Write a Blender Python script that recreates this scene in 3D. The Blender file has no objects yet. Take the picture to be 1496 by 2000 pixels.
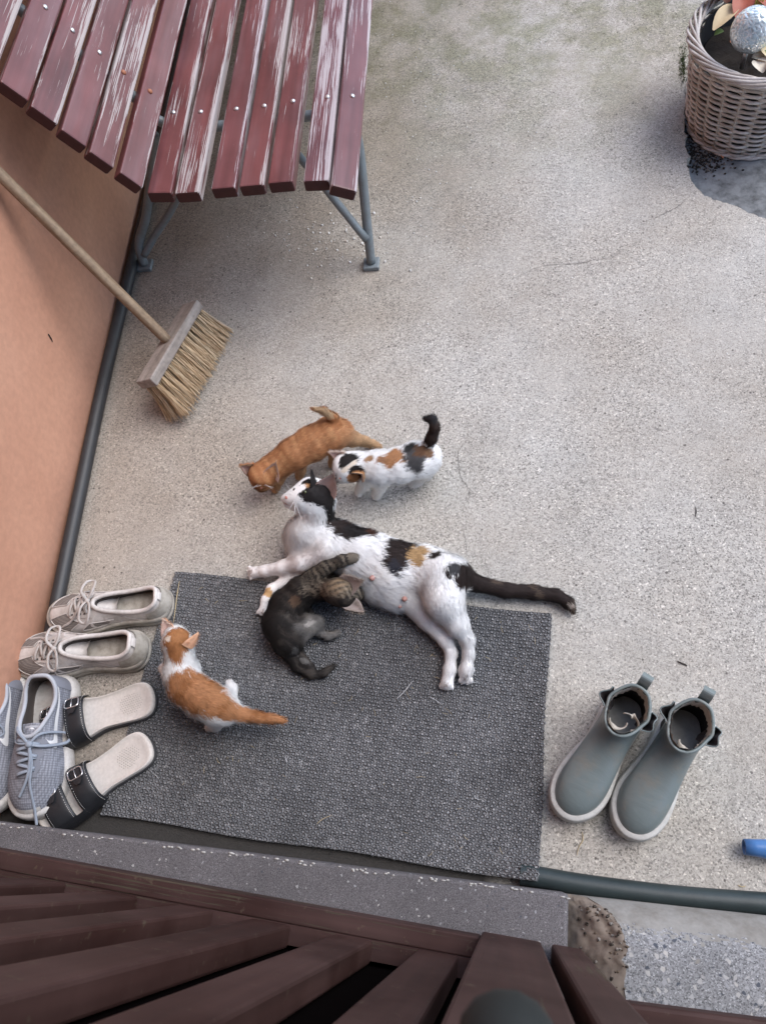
import bpy, bmesh, math, random
import numpy as np
from mathutils import Matrix, Vector
random.seed(7); RNG = np.random.default_rng(11)
SC = bpy.context.scene
COL = SC.collection

# ------------------------------------------------------------------ camera, light, exposure
CAM_H = 1.6
FPX = 1500.0
def _basis():
    n = np.array([996-748, -(1700-1000), -FPX]); n /= np.linalg.norm(n)
    Z = -n; up = np.array([0, 1, 0.]); Y = up-Z*up.dot(Z); Y /= np.linalg.norm(Y); X = np.cross(Y, Z)
    a = math.radians(1.4)
    return math.cos(a)*X+math.sin(a)*Y, -math.sin(a)*X+math.cos(a)*Y, Z
BX, BY, BZ = _basis()
def A(px, py, z=0.0):
    """world point at height z that the photograph shows at pixel px,py"""
    d = np.array([px-748, -(py-1000), -FPX]); w = np.array([d@BX, d@BY, d@BZ])
    return w*((z-CAM_H)/w[2])+np.array([0, 0, CAM_H])
def A_axis(px, py, axis, val):
    d = np.array([px-748, -(py-1000), -FPX]); w = np.array([d@BX, d@BY, d@BZ])
    o = np.array([0, 0, CAM_H]); return o+w*((val-o[axis])/w[axis])
def proj(P):
    w = np.asarray(P)-np.array([0, 0, CAM_H])
    c = w[..., 0:1]*BX+w[..., 1:2]*BY+w[..., 2:3]*BZ
    return np.stack([748+FPX*c[..., 0]/-c[..., 2], 1000-FPX*c[..., 1]/-c[..., 2]], -1)

cd = bpy.data.cameras.new('camera'); cam = bpy.data.objects.new('camera', cd); COL.objects.link(cam); SC.camera = cam
cd.sensor_fit = 'VERTICAL'; cd.sensor_height = 7.0; cd.sensor_width = 7.0; cd.lens = 7.0*FPX/2000
cd.clip_start = 0.02; cd.clip_end = 500
cd.dof.use_dof = True; cd.dof.focus_distance = 1.6; cd.dof.aperture_fstop = 1.9
R = np.array([[BX[0], BX[1], BX[2]], [BY[0], BY[1], BY[2]], [BZ[0], BZ[1], BZ[2]]])
cam.matrix_world = Matrix([list(R[0])+[0], list(R[1])+[0], list(R[2])+[CAM_H], [0, 0, 0, 1]])

SUN_EL, SUN_AZ = 54.0, 27.0      # azimuth counted from +X towards +Y
w = bpy.data.worlds.new('World'); SC.world = w; w.use_nodes = True
nt = w.node_tree; nt.nodes.clear()
sky = nt.nodes.new('ShaderNodeTexSky'); sky.sky_type = 'NISHITA'; sky.sun_disc = False
sky.sun_elevation = math.radians(SUN_EL); sky.sun_rotation = math.radians(90-SUN_AZ)
sky.air_density = 1.0; sky.dust_density = 1.6; sky.ozone_density = 1.0
bg = nt.nodes.new('ShaderNodeBackground'); bg.inputs['Strength'].default_value = 0.13
out = nt.nodes.new('ShaderNodeOutputWorld')
nt.links.new(sky.outputs[0], bg.inputs[0]); nt.links.new(bg.outputs[0], out.inputs[0])
sd = bpy.data.lights.new('sun', 'SUN'); sd.energy = 1.0; sd.angle = math.radians(50); sd.color = (1, 0.98, 0.955)
sun = bpy.data.objects.new('sun', sd); COL.objects.link(sun)
e, a = math.radians(SUN_EL), math.radians(SUN_AZ)
sun.rotation_euler = Vector((math.cos(e)*math.cos(a), math.cos(e)*math.sin(a), math.sin(e))).to_track_quat('Z', 'Y').to_euler()
SC.view_settings.view_transform = 'Standard'; SC.view_settings.look = 'None'
SC.view_settings.exposure = 1.22; SC.view_settings.gamma = 1.0; SC.view_settings.use_curve_mapping = False

# ------------------------------------------------------------------ object helpers
WM = {}      # world matrix of every object made
def npmat(loc=(0, 0, 0), rz=0.0, R3=None):
    m = np.eye(4)
    if R3 is not None: m[:3, :3] = R3
    else: m[:2, :2] = [[math.cos(rz), -math.sin(rz)], [math.sin(rz), math.cos(rz)]]
    m[:3, 3] = loc; return m
def frame(loc, x, y, z): return npmat(loc, R3=np.array([x, y, z]).T)
def tag(o, label=None, cat=None, group=None, kind=None):
    if label: o['label'] = label
    if cat: o['category'] = cat
    if group: o['group'] = group
    if kind: o['kind'] = kind
    return o
def _link(o, parent, m):
    COL.objects.link(o)
    if parent is not None:
        o.parent = parent; loc = np.linalg.inv(WM[parent.name])@m
    else: loc = m
    o.matrix_local = Matrix(loc.tolist()); WM[o.name] = m
    return o
def thing(name, label, cat, loc=(0, 0, 0), rz=0.0, group=None):
    o = bpy.data.objects.new(name, None); o.empty_display_size = .05
    return tag(_link(o, None, npmat(loc, rz)), label, cat, group)
def mesh_np(name, V, F, mats=None, smooth=True, fmat=None):
    """V (n,3); F list of arrays, each (m,k) of equal-sized faces, or a list of tuples"""
    me = bpy.data.meshes.new(name)
    V = np.asarray(V, float)
    if len(F) and not isinstance(F[0], np.ndarray): 
        by = {}
        order = []
        for i, f in enumerate(F): by.setdefault(len(f), []).append(f); order.append((len(f), i))
        if fmat is not None:
            fm = []
            for k in by: fm += [fmat[i] for (kk, i) in order if kk == k]
            fmat = fm
        F = [np.array(by[k], int) for k in by]
    nl = sum(f.size for f in F); nf = sum(len(f) for f in F)
    me.vertices.add(len(V)); me.vertices.foreach_set('co', V.ravel())
    me.loops.add(nl); me.polygons.add(nf)
    me.loops.foreach_set('vertex_index', np.concatenate([f.ravel() for f in F]).astype(np.int32))
    tot = np.concatenate([np.full(len(f), f.shape[1]) for f in F])
    st = np.concatenate([[0], np.cumsum(tot)[:-1]])
    me.polygons.foreach_set('loop_start', st.astype(np.int32))
    me.polygons.foreach_set('use_smooth', np.full(nf, bool(smooth)))
    if fmat is not None: me.polygons.foreach_set('material_index', np.asarray(fmat, np.int32))
    for m in (mats if isinstance(mats, (list, tuple)) else [mats] if mats else []): me.materials.append(m)
    me.update(calc_edges=True); me.validate()
    return me
def obj(name, V, F, mat=None, parent=None, m=None, smooth=True, fmat=None, local=False, **tags):
    """link a mesh object. V are world coordinates unless local=True; m is the object's world matrix"""
    if m is None: m = WM[parent.name].copy() if parent is not None else np.eye(4)
    V = np.asarray(V, float)
    if not local: V = (V-m[:3, 3])@np.linalg.inv(m[:3, :3]).T
    o = bpy.data.objects.new(name, mesh_np(name, V, F, mat, smooth, fmat))
    _link(o, parent, m)
    return tag(o, **tags)
def inst(name, me, parent, m, **tags):
    return tag(_link(bpy.data.objects.new(name, me), parent, m), **tags)
class MB:
    def __init__(s): s.V = []; s.F = []; s.n = 0; s.fm = []
    def add(s, V, F, mi=0):
        s.V.append(np.asarray(V, float)); s.F += [tuple(int(i)+s.n for i in f) for f in F]; s.fm += [mi]*len(F); s.n += len(V); return s
    def build(s, name, mat, parent=None, **k):
        return obj(name, np.concatenate(s.V), s.F, mat, parent, fmat=s.fm if isinstance(mat, (list, tuple)) else None, **k)
def box(sx, sy, sz, bev=0.0, c=(0, 0, 0), R3=None, seg=2):
    bm = bmesh.new(); bmesh.ops.create_cube(bm, size=1.0)
    for v in bm.verts: v.co.x *= sx; v.co.y *= sy; v.co.z *= sz
    if bev > 0: bmesh.ops.bevel(bm, geom=list(bm.edges), offset=bev, segments=seg, profile=.5, affect='EDGES')
    bm.verts.index_update()
    V = np.array([v.co[:] for v in bm.verts]); F = [tuple(v.index for v in f.verts) for f in bm.faces]; bm.free()
    if R3 is not None: V = V@np.asarray(R3).T
    return V+np.asarray(c), F
def tube(path, r, n=8, closed=False, cap=True, flat=1.0, upv=None):
    P = np.asarray(path, float); k = len(P); r = np.broadcast_to(np.asarray(r, float), (k,))
    T = np.zeros_like(P)
    if closed: T = np.roll(P, -1, 0)-np.roll(P, 1, 0)
    else: T[1:-1] = P[2:]-P[:-2]; T[0] = P[1]-P[0]; T[-1] = P[-1]-P[-2]
    T /= np.linalg.norm(T, axis=1)[:, None]+1e-12
    u = np.array([0, 0, 1.]) if upv is None else np.asarray(upv, float)
    if abs(T[0]@u) > .9: u = np.array([1., 0, 0])
    V = []
    for i in range(k):
        if upv is not None: u = np.asarray(upv, float)
        u = u-T[i]*(u@T[i]); u /= np.linalg.norm(u)+1e-12; b = np.cross(T[i], u)
        for j in range(n):
            an = 2*math.pi*j/n; V.append(P[i]+r[i]*(math.cos(an)*b+flat*math.sin(an)*u))
    F = []
    for i in range(k if closed else k-1):
        i2 = (i+1) % k
        for j in range(n):
            j2 = (j+1) % n; F.append((i*n+j, i*n+j2, i2*n+j2, i2*n+j))
    if cap and not closed: F.append(tuple(range(n-1, -1, -1))); F.append(tuple((k-1)*n+j for j in range(n)))
    return np.array(V), F
def spline(pts, n, closed=False):
    """Catmull-Rom through pts, n samples"""
    P = np.asarray(pts, float); k = len(P)
    t = np.linspace(0, k if closed else k-1, n, endpoint=not closed)
    if not closed: t = np.minimum(t, k-1-1e-9)
    i = np.floor(t).astype(int); f = (t-i)[:, None]
    g = (lambda j: P[j % k]) if closed else (lambda j: P[np.clip(j, 0, k-1)])
    p0, p1, p2, p3 = g(i-1), g(i), g(i+1), g(i+2)
    return .5*((2*p1)+(-p0+p2)*f+(2*p0-5*p1+4*p2-p3)*f**2+(-p0+3*p1-3*p2+p3)*f**3)
def grid_faces(nu, nv, closed_v=False, off=0):
    F = []
    for i in range(nu-1):
        for j in range(nv if closed_v else nv-1):
            j2 = (j+1) % nv; F.append((off+i*nv+j, off+i*nv+j2, off+(i+1)*nv+j2, off+(i+1)*nv+j))
    return F
def ellipsoid(c, r, R3=None, nu=10, nv=14):
    th = np.linspace(0, math.pi, nu); ph = np.linspace(0, 2*math.pi, nv, endpoint=False)
    V = np.array([[math.sin(t)*math.cos(p), math.sin(t)*math.sin(p), math.cos(t)] for t in th for p in ph])*np.broadcast_to(r, (3,))
    if R3 is not None: V = V@np.asarray(R3).T
    return V+np.asarray(c), grid_faces(nu, nv, True)
_ph = RNG.uniform(0, 6.28, (6, 24)); _dr = RNG.normal(size=(24, 3)); _dr /= np.linalg.norm(_dr, axis=1)[:, None]
def snoise(P, freq, seed=0):
    """cheap smooth noise, about -1..1"""
    v = np.zeros(len(P))
    for k in range(8):
        d = _dr[(k+seed*5) % 24]; f = freq*(.7+.25*k)
        v += np.sin(P@d*f+_ph[seed % 6, k])*np.cos(P@np.roll(d, 1)*f*.8+_ph[(seed+2) % 6, k+8])
    return v/2.6

# ------------------------------------------------------------------ material helpers
class N:
    def __init__(s, name):
        s.m = bpy.data.materials.new(name); s.m.use_nodes = True; s.t = s.m.node_tree
        s.b = s.t.nodes['Principled BSDF']; s._c = None
    def n(s, typ, **k):
        x = s.t.nodes.new(typ)
        for a, v in k.items(): setattr(x, a, v)
        return x
    def L(s, a, b): s.t.links.new(a, b)
    def set(s, node, key, v):
        if isinstance(v, bpy.types.NodeSocket): s.L(v, node.inputs[key])
        else: node.inputs[key].default_value = (tuple(v)+(1,) if isinstance(v, tuple) and len(v) == 3 and node.inputs[key].type == 'RGBA' else v)
    def co(s):
        if s._c is None: s._c = s.n('ShaderNodeTexCoord').outputs['Object']
        return s._c
    def map(s, scale=(1, 1, 1), loc=(0, 0, 0), src=None, rnd=False):
        x = s.n('ShaderNodeMapping'); s.L(src or s.co(), x.inputs['Vector']); x.inputs['Scale'].default_value = scale; x.inputs['Location'].default_value = loc
        if rnd:
            oi = s.n('ShaderNodeObjectInfo'); vm = s.n('ShaderNodeVectorMath', operation='SCALE'); cv = s.n('ShaderNodeCombineXYZ')
            for i, q in enumerate((7.3, 13.1, 5.7)):
                mm = s.math('MULTIPLY', oi.outputs['Random'], q); s.L(mm, cv.inputs[i])
            s.L(cv.outputs[0], x.inputs['Location'])
        return x.outputs[0]
    def noise(s, scale, detail=4, rough=.55, src=None, dist=0.0):
        x = s.n('ShaderNodeTexNoise'); s.L(src or s.co(), x.inputs['Vector']); x.inputs['Scale'].default_value = scale
        x.inputs['Detail'].default_value = detail; x.inputs['Roughness'].default_value = rough; x.inputs['Distortion'].default_value = dist
        return x.outputs['Fac']
    def voro(s, scale, feature='F1', src=None, out='Distance', rand=1.0):
        x = s.n('ShaderNodeTexVoronoi', feature=feature); s.L(src or s.co(), x.inputs['Vector']); x.inputs['Scale'].default_value = scale; x.inputs['Randomness'].default_value = rand
        return x.outputs[out]
    def ramp(s, fac, *stops):
        x = s.n('ShaderNodeValToRGB'); s.L(fac, x.inputs[0]); cr = x.color_ramp
        while len(cr.elements) < len(stops): cr.elements.new(.5)
        for e, (p, c) in zip(cr.elements, stops):
            e.position = p; e.color = (c, c, c, 1) if not isinstance(c, tuple) else c+(1,)
        return x.outputs[0]
    def mix(s, fac, a, b, mode='MIX'):
        x = s.n('ShaderNodeMix', data_type='RGBA', blend_type=mode); s.set(x, 0, fac); s.set(x, 6, a); s.set(x, 7, b); return x.outputs[2]
    def math(s, op, a, b=0.0, clamp=False):
        x = s.n('ShaderNodeMath', operation=op, use_clamp=clamp); s.set(x, 0, a); s.set(x, 1, b); return x.outputs[0]
    def sep(s, v=None):
        x = s.n('ShaderNodeSeparateXYZ'); s.L(v or s.co(), x.inputs[0]); return x.outputs
    def attr(s, name):
        x = s.n('ShaderNodeAttribute', attribute_name=name); return x.outputs['Color']
    def bump(s, h, strength=.4, dist=.002, prev=None):
        x = s.n('ShaderNodeBump'); x.inputs['Strength'].default_value = strength; x.inputs['Distance'].default_value = dist; s.L(h, x.inputs['Height'])
        if prev is not None: s.L(prev, x.inputs['Normal'])
        return x.outputs[0]
    def fin(s, col, rough=.6, bump=None, **k):
        s.set(s.b, 'Base Color', col); s.set(s.b, 'Roughness', rough)
        if bump is not None: s.L(bump, s.b.inputs['Normal'])
        for a, v in k.items(): s.set(s.b, a.replace('_', ' '), v)
        return s.m
def plain(name, col, rough=.6, var=.15, scale=40, bumpd=.0005, bscale=200, **k):
    s = N(name); f = s.noise(scale, 5); dark = tuple(c*(1-var) for c in col); lite = tuple(min(1, c*(1+var)) for c in col)
    c = s.mix(f, dark, lite); return s.fin(c, rough, s.bump(s.noise(bscale, 3), .5, bumpd), **k)
# ------------------------------------------------------------------ materials
def mat_concrete():
    s = N('exposed_aggregate'); x, y, z = s.sep()
    big = s.noise(1.6, 5, .6); mid = s.noise(9, 4)
    warm = s.mix(s.ramp(big, (.35, 0.0), (.65, 1.0)), (.385, .355, .31), (.465, .455, .425))
    vc = s.n('ShaderNodeTexVoronoi'); s.L(s.co(), vc.inputs['Vector']); vc.inputs['Scale'].default_value = 330
    g = s.sep(vc.outputs['Color'])[0]
    grain = s.ramp(g, (0.0, .40), (.14, .66), (.45, .94), (.8, 1.08), (.96, 1.25), (1.0, 1.7))
    worn = s.ramp(s.noise(2.6, 6, .65), (.42, 0.0), (.66, .55)); grain = s.mix(worn, grain, (1.02, 1.02, 1.02)); col = s.mix(1.0, warm, grain, 'MULTIPLY')
    fine = s.ramp(s.noise(520, 3, .7), (.3, .62), (.5, 1.0), (.75, 1.25))
    col = s.mix(.85, col, s.mix(1.0, col, fine, 'MULTIPLY'))
    col = s.mix(1.0, col, s.ramp(mid, (.3, .91), (.5, 1.0), (.72, 1.05)), 'MULTIPLY')
    pv = s.n('ShaderNodeTexVoronoi'); s.L(s.co(), pv.inputs['Vector']); pv.inputs['Scale'].default_value = 75
    pit = s.math('MULTIPLY', s.ramp(s.sep(pv.outputs['Color'])[1], (.05, 1.0), (.06, 0.0)), s.ramp(pv.outputs['Distance'], (.16, 1.0), (.24, 0.0)))
    col = s.mix(s.math('MULTIPLY', pit, .8), col, (.07, .06, .055))
    # brown dirt gathered along the wall, under the bench and by the step
    wob = s.math('MULTIPLY', s.math('SUBTRACT', s.noise(3.5, 4), .5), .5)
    dw = s.ramp(s.math('ADD', s.math('ADD', x, 1.0), wob), (.0, 1.0), (.55, 0.0))
    col = s.mix(s.math('MULTIPLY', dw, .6), col, s.mix(1.0, col, (.70, .60, .52), 'MULTIPLY'))
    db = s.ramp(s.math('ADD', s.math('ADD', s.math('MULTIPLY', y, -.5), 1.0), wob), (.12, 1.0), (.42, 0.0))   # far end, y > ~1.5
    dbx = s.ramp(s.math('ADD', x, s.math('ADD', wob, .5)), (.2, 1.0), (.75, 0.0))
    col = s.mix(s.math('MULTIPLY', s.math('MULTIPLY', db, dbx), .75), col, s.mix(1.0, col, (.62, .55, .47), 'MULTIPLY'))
    # green film at the far end
    gm = s.math('MULTIPLY', s.ramp(s.math('MULTIPLY', y, .3), (.50, 0.0), (.70, 1.0)), s.ramp(s.noise(7, 8, .72), (.40, 0.0), (.58, 1.0)))
    col = s.mix(s.math('MULTIPLY', gm, .85), col, s.mix(1.0, col, (.55, .57, .43), 'MULTIPLY'))
    # black damp strip in the corner by the step, mat gap's shade painted in
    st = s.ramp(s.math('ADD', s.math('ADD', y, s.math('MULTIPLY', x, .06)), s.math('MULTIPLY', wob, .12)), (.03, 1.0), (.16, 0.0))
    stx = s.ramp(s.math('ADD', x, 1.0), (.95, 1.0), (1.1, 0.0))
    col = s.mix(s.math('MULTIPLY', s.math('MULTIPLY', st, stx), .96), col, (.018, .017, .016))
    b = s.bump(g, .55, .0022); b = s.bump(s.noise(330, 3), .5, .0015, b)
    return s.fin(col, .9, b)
def mat_wall():
    s = N('orange_plaster'); f = s.noise(2.2, 5, .6)
    c = s.mix(s.ramp(f, (.35, 0.0), (.7, 1.0)), (.43, .215, .14), (.51, .275, .185))
    c = s.mix(1.0, c, s.ramp(s.noise(60, 4), (.35, .93), (.65, 1.05)), 'MULTIPLY')
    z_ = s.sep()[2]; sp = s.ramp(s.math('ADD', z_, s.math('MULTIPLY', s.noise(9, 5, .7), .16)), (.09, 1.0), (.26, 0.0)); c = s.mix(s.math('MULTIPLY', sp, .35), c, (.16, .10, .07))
    sc = s.math('MULTIPLY', s.ramp(s.noise(7, 7, .75), (.60, 0.0), (.72, 1.0)), .35); c = s.mix(sc, c, (.29, .165, .115))
    b = s.bump(s.noise(26, 3), .25, .004); b = s.bump(s.noise(420, 3), .35, .0006, b)
    return s.fin(c, .85, b)
def mat_terrazzo(name, base, chip_scale, chips, chipcol=(.46, .45, .43)):
    s = N(name); v = s.n('ShaderNodeTexVoronoi'); s.L(s.co(), v.inputs['Vector']); v.inputs['Scale'].default_value = chip_scale
    d = s.voro(chip_scale, 'DISTANCE_TO_EDGE'); r = s.sep(v.outputs['Color'])
    isc = s.math('MULTIPLY', s.ramp(r[0], (chips-.02, 0.0), (chips, 1.0)), s.ramp(d, (.10, 0.0), (.16, 1.0)))
    cc = s.mix(s.ramp(r[1], (.0, 0.0), (1.0, 1.0)), chipcol, (.30, .31, .33)); cc = s.mix(s.ramp(r[2], (.72, 0.0), (.78, 1.0)), cc, (.06, .07, .09))
    fine = s.ramp(s.sep(s.voro(chip_scale*4.2, out='Color'))[0], (0.0, .35), (.4, .9), (.9, 1.15), (1.0, 1.9))
    c = s.mix(1.0, base, fine, 'MULTIPLY'); c = s.mix(isc, c, cc)
    c = s.mix(1.0, c, s.ramp(s.noise(6, 4), (.3, .75), (.7, 1.1)), 'MULTIPLY')
    return s.fin(c, .75, s.bump(fine, .4, .001))
def mat_paint_wood(name, base, worn, amount, edge=True):
    """old red-brown paint, rubbed to pale wood in streaks along local Y"""
    s = N(name); m = s.map((1, 1, 1), rnd=True); x, y, z = s.sep()
    st = s.map((280, 5.5, 150), src=m); n1 = s.noise(1.0, 5, .62, src=st, dist=.6)
    lo = s.noise(1.0, 3, .5, src=s.map((9, 2.2, 9), src=m))
    t = s.math('ADD', n1, s.math('MULTIPLY', s.math('SUBTRACT', lo, .5), .75))
    if edge:
        ed = s.ramp(s.math('MULTIPLY', s.math('ABSOLUTE', s.math('SUBTRACT', x, -.003)), 36.0), (.66, 0.0), (.98, 1.0))
        t = s.math('ADD', t, s.math('MULTIPLY', ed, .14))
    oi = s.n('ShaderNodeObjectInfo'); t = s.math('ADD', t, s.math('MULTIPLY', s.math('SUBTRACT', oi.outputs['Random'], .5), .10))
    k = s.ramp(t, (amount, 0.0), (amount+.028, 1.0))
    f = s.noise(5, 4, src=m); gl = s.noise(1.0, 4, src=s.map((60, 2, 40), src=m))
    b0 = s.mix(s.ramp(f, (.35, 0.0), (.65, 1.0)), base, tuple(c*1.5+.012 for c in base))
    haze = s.ramp(s.noise(1.0, 3, src=s.map((20, 3, 20), src=m)), (.45, 0.0), (.75, .5))
    if edge: b0 = s.mix(haze, b0, (.17, .105, .115))
    else: b0 = s.mix(s.ramp(s.noise(46, 5, .75, src=m), (.615, 0.0), (.66, .75)), b0, (.085, .062, .045))
    b0 = s.mix(1.0, b0, s.ramp(gl, (.3, .78), (.7, 1.15)), 'MULTIPLY')
    c = s.mix(s.math('MULTIPLY', k, .85), b0, worn)
    bp = s.bump(k, .25, -.0006); bp = s.bump(gl, .35, .0008, bp)
    return s.fin(c, s.ramp(k, (0.0, .36 if edge else .62), (1.0, .75)), bp, Specular_IOR_Level=.5 if edge else .22)
def mat_wood(name, a, b2, axis=(4, 60, 60), rough=.7):
    s = N(name); n1 = s.noise(1.0, 5, .6, src=s.map(axis, rnd=True), dist=.4); sp = s.noise(90, 3)
    c = s.mix(s.ramp(n1, (.32, 0.0), (.68, 1.0)), a, b2); c = s.mix(1.0, c, s.ramp(sp, (.3, .8), (.6, 1.05)), 'MULTIPLY')
    return s.fin(c, rough, s.bump(n1, .4, .0008))
def mat_coat(name='coat'):
    s = N(name); s.set(s.b, 'Sheen Weight', .03); s.set(s.b, 'Sheen Roughness', .5); s.set(s.b, 'Specular IOR Level', .25)
    return s.fin(s.attr('coat'), .75)
def mat_mesh_fabric(name, col, scale=330, dark=.55, rough=.85):
    s = N(name); v = s.voro(scale, rand=.0); c = s.mix(s.ramp(v, (.25, 1.0), (.55, 0.0)), tuple(q*dark for q in col), col)
    c = s.mix(1.0, c, s.ramp(s.noise(18, 5, .6), (.3, .78), (.7, 1.1)), 'MULTIPLY')
    return s.fin(c, rough, s.bump(v, .5, -.0008))
def mat_dirty(name, col, dirt=(.20, .17, .13), scale=22, amt=.5, rough=.65):
    s = N(name); f = s.math('MULTIPLY', s.ramp(s.noise(scale, 6, .65), (.42, 0.0), (.72, 1.0)), amt)
    c = s.mix(f, col, dirt); c = s.mix(1.0, c, s.ramp(s.noise(150, 4), (.3, .9), (.7, 1.06)), 'MULTIPLY')
    return s.fin(c, rough, s.bump(s.noise(120, 4), .3, .0008))
M = dict(
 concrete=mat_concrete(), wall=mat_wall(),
 step=mat_terrazzo('fine_terrazzo', (.135, .128, .135), 240, .988),
 block=mat_terrazzo('coarse_terrazzo', (.25, .255, .265), 130, .74),
 block_side=mat_dirty('broken_brown_concrete', (.24, .20, .165), (.11, .088, .07), 30, .7, .95),
 block_front=mat_dirty('weathered_concrete', (.27, .265, .25), (.13, .115, .095), 16, .75, .9),
 stone=mat_dirty('blue_grey_stone', (.20, .215, .225), (.05, .053, .056), 30, .95, .8),
 soil=plain('dark_soil', (.022, .017, .013), .95, .5, 60, .004, 90),
 red=mat_paint_wood('worn_red_paint', (.092, .023, .023), (.40, .365, .355), .645),
 red2=mat_paint_wood('peeling_red_paint', (.092, .026, .028), (.42, .385, .40), .575),
 red_end=plain('dark_red_end_grain', (.042, .010, .010), .75, .35, 60),
 brown=mat_paint_wood('brown_railing_paint', (.036, .0150, .0125), (.075, .058, .04), .74, edge=False),
 rail=mat_paint_wood('weathered_rail_paint', (.034, .0150, .0130), (.062, .052, .036), .535, edge=False),
 steel=mat_dirty('grey_painted_steel', (.17, .20, .215), (.10, .085, .07), 30, .45, .4),
 bolt=plain('zinc_bolt', (.62, .62, .62), .3, .2, 200, Metallic=.85), rust=plain('rusty_bolt', (.32, .12, .06), .6, .3, 200),
 hose=plain('dark_green_hose', (.022, .034, .036), .48, .35, 30), hose2=plain('dark_grey_hose', (.026, .028, .031), .5, .35, 30),
 handle=mat_wood('broom_handle_wood', (.19, .125, .075), (.34, .26, .18), (60, 60, 5)),
 head=mat_wood('weathered_grey_wood', (.20, .17, .15), (.33, .295, .27), (60, 7, 60), .8),
 coat=mat_coat(), 
 ear_in=plain('ear_skin', (.50, .34, .30), .7, .2, 60), nose=plain('pink_nose', (.52, .24, .20), .5, .2, 90),
 eye=plain('yellow_green_eye', (.13, .14, .06), .15, .2, 90), pupil=plain('black_pupil', (.004, .004, .004), .1),
 whisk=plain('white_whisker', (.6, .6, .6), .5), pad=plain('pink_paw_pad', (.40, .22, .19), .7),
)
def mat_mat(name, mul):
    s = N(name); v = s.sep(s.voro(160, out='Color'))[0]
    c = s.mix(s.ramp(v, (0.0, .30), (.55, .39), (.9, .50), (1.0, .78)), tuple(q*mul for q in (.042, .045, .050)), tuple(q*mul for q in (.30, .30, .305)))
    c = s.mix(1.0, c, s.ramp(s.noise(5, 5, .6), (.3, .75), (.7, 1.18)), 'MULTIPLY')
    c = s.mix(1.0, c, s.ramp(s.noise(600, 3), (.35, .8), (.65, 1.2)), 'MULTIPLY')
    return s.fin(c, .95, s.bump(s.noise(900, 2), .5, .001), Specular_IOR_Level=.12)
M['mat'] = mat_mat('grey_mat_fibre', 1.32); M['mat_base'] = mat_mat('grey_mat_base', .85)

# ------------------------------------------------------------------ setting
WX = -1.06
def poly_slab(name, pts, z, depth, mat, **k):
    bm = bmesh.new(); vs = [bm.verts.new((p[0], p[1], z)) for p in pts]; f = bm.faces.new(vs)
    if f.normal.z < 0: f.normal_flip()
    f.normal_update()
    lo = [bm.verts.new((p[0], p[1], z-depth)) for p in pts]; n = len(pts)
    for i in range(n): bm.faces.new((vs[i], vs[(i+1) % n], lo[(i+1) % n], lo[i]))
    bmesh.ops.triangulate(bm, faces=[f]); bmesh.ops.recalc_face_normals(bm, faces=bm.faces[:]); bm.verts.index_update()
    V = [v.co[:] for v in bm.verts]; F = [tuple(v.index for v in q.verts) for q in bm.faces]; bm.free()
    return obj(name, V, F, mat, smooth=False, **k)
S = 120.0
obj('ground', [(-S, -S, -.08), (S, -S, -.08), (S, S, -.08), (-S, S, -.08)], [(0, 1, 2, 3)], plain('earth', (.10, .085, .06), .95, .3, 3), kind='structure')
notch = [A(*p)[:2] for p in ((1640, 450), (1560, 436), (1496, 428), (1470, 418), (1440, 405), (1418, 398), (1395, 391), (1376, 381), (1358, 366), (1348, 350), (1343, 330), (1342, 305), (1338, 280), (1336, 250), (1335, 220), (1337, 190), (1337, 165))]
edge = []
for i in range(len(notch)-1):
    for t in np.linspace(0, 1, 5)[:-1]:
        p = notch[i]*(1-t)+notch[i+1]*t; edge.append(p+RNG.normal(0, .0022, 2))
last = notch[-1]
pts = [(WX+.002, -2.5), (7, -2.5), (7, edge[0][1]-.25)]+[tuple(p) for p in edge]+[tuple(last)]+[(.705+.168*math.cos(math.radians(a_)), 1.955+.168*math.sin(math.radians(a_))) for a_ in range(172, 60, -8)]+[(.83, 2.6), (.86, 8.0), (WX+.002, 8.0)]
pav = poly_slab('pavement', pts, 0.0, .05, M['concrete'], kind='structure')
obj('stone_paving', [(.3, 1.0, -.03), (7, .9, -.03), (7, 8, -.03), (.3, 8, -.03)], [(0, 1, 2, 3)], M['stone'], kind='structure')
crackm = plain('dark_crack', (.17, .155, .14), .95)
def crack(pxs, wpx, seed, name='crack'):
    r = np.random.default_rng(seed); P = spline([A(*p, .0012) for p in pxs], len(pxs)*9); P[:, :2] += r.normal(0, .0016, (len(P), 2))
    T = np.gradient(P, axis=0); nrm = np.stack([-T[:, 1], T[:, 0], 0*T[:, 0]], 1); nrm /= np.linalg.norm(nrm, axis=1)[:, None]+1e-9
    wv = wpx*(.35+.65*r.random(len(P)))[:, None]*np.sin(np.linspace(.12, 3.0, len(P)))[:, None]
    V = np.concatenate([P+nrm*wv, P-nrm*wv]); n = len(P)
    obj(name, V, [(i, i+1, n+i+1, n+i) for i in range(n-1)], crackm, pav, smooth=False)
crack([(912, 815), (914, 850), (895, 885), (900, 930), (918, 960), (905, 990), (897, 1005)], .0008, 1)
crack([(903, 1020), (908, 1055), (912, 1085), (909, 1120)], .0008, 2)
crack([(1345, 385), (1320, 405), (1290, 420), (1262, 432)], .0012, 3)
crack([(1250, 470), (1190, 500), (1120, 515), (1060, 520), (1000, 545)], .0007, 4)
crack([(948, 825), (955, 840), (940, 870)], .0006, 5)

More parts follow.
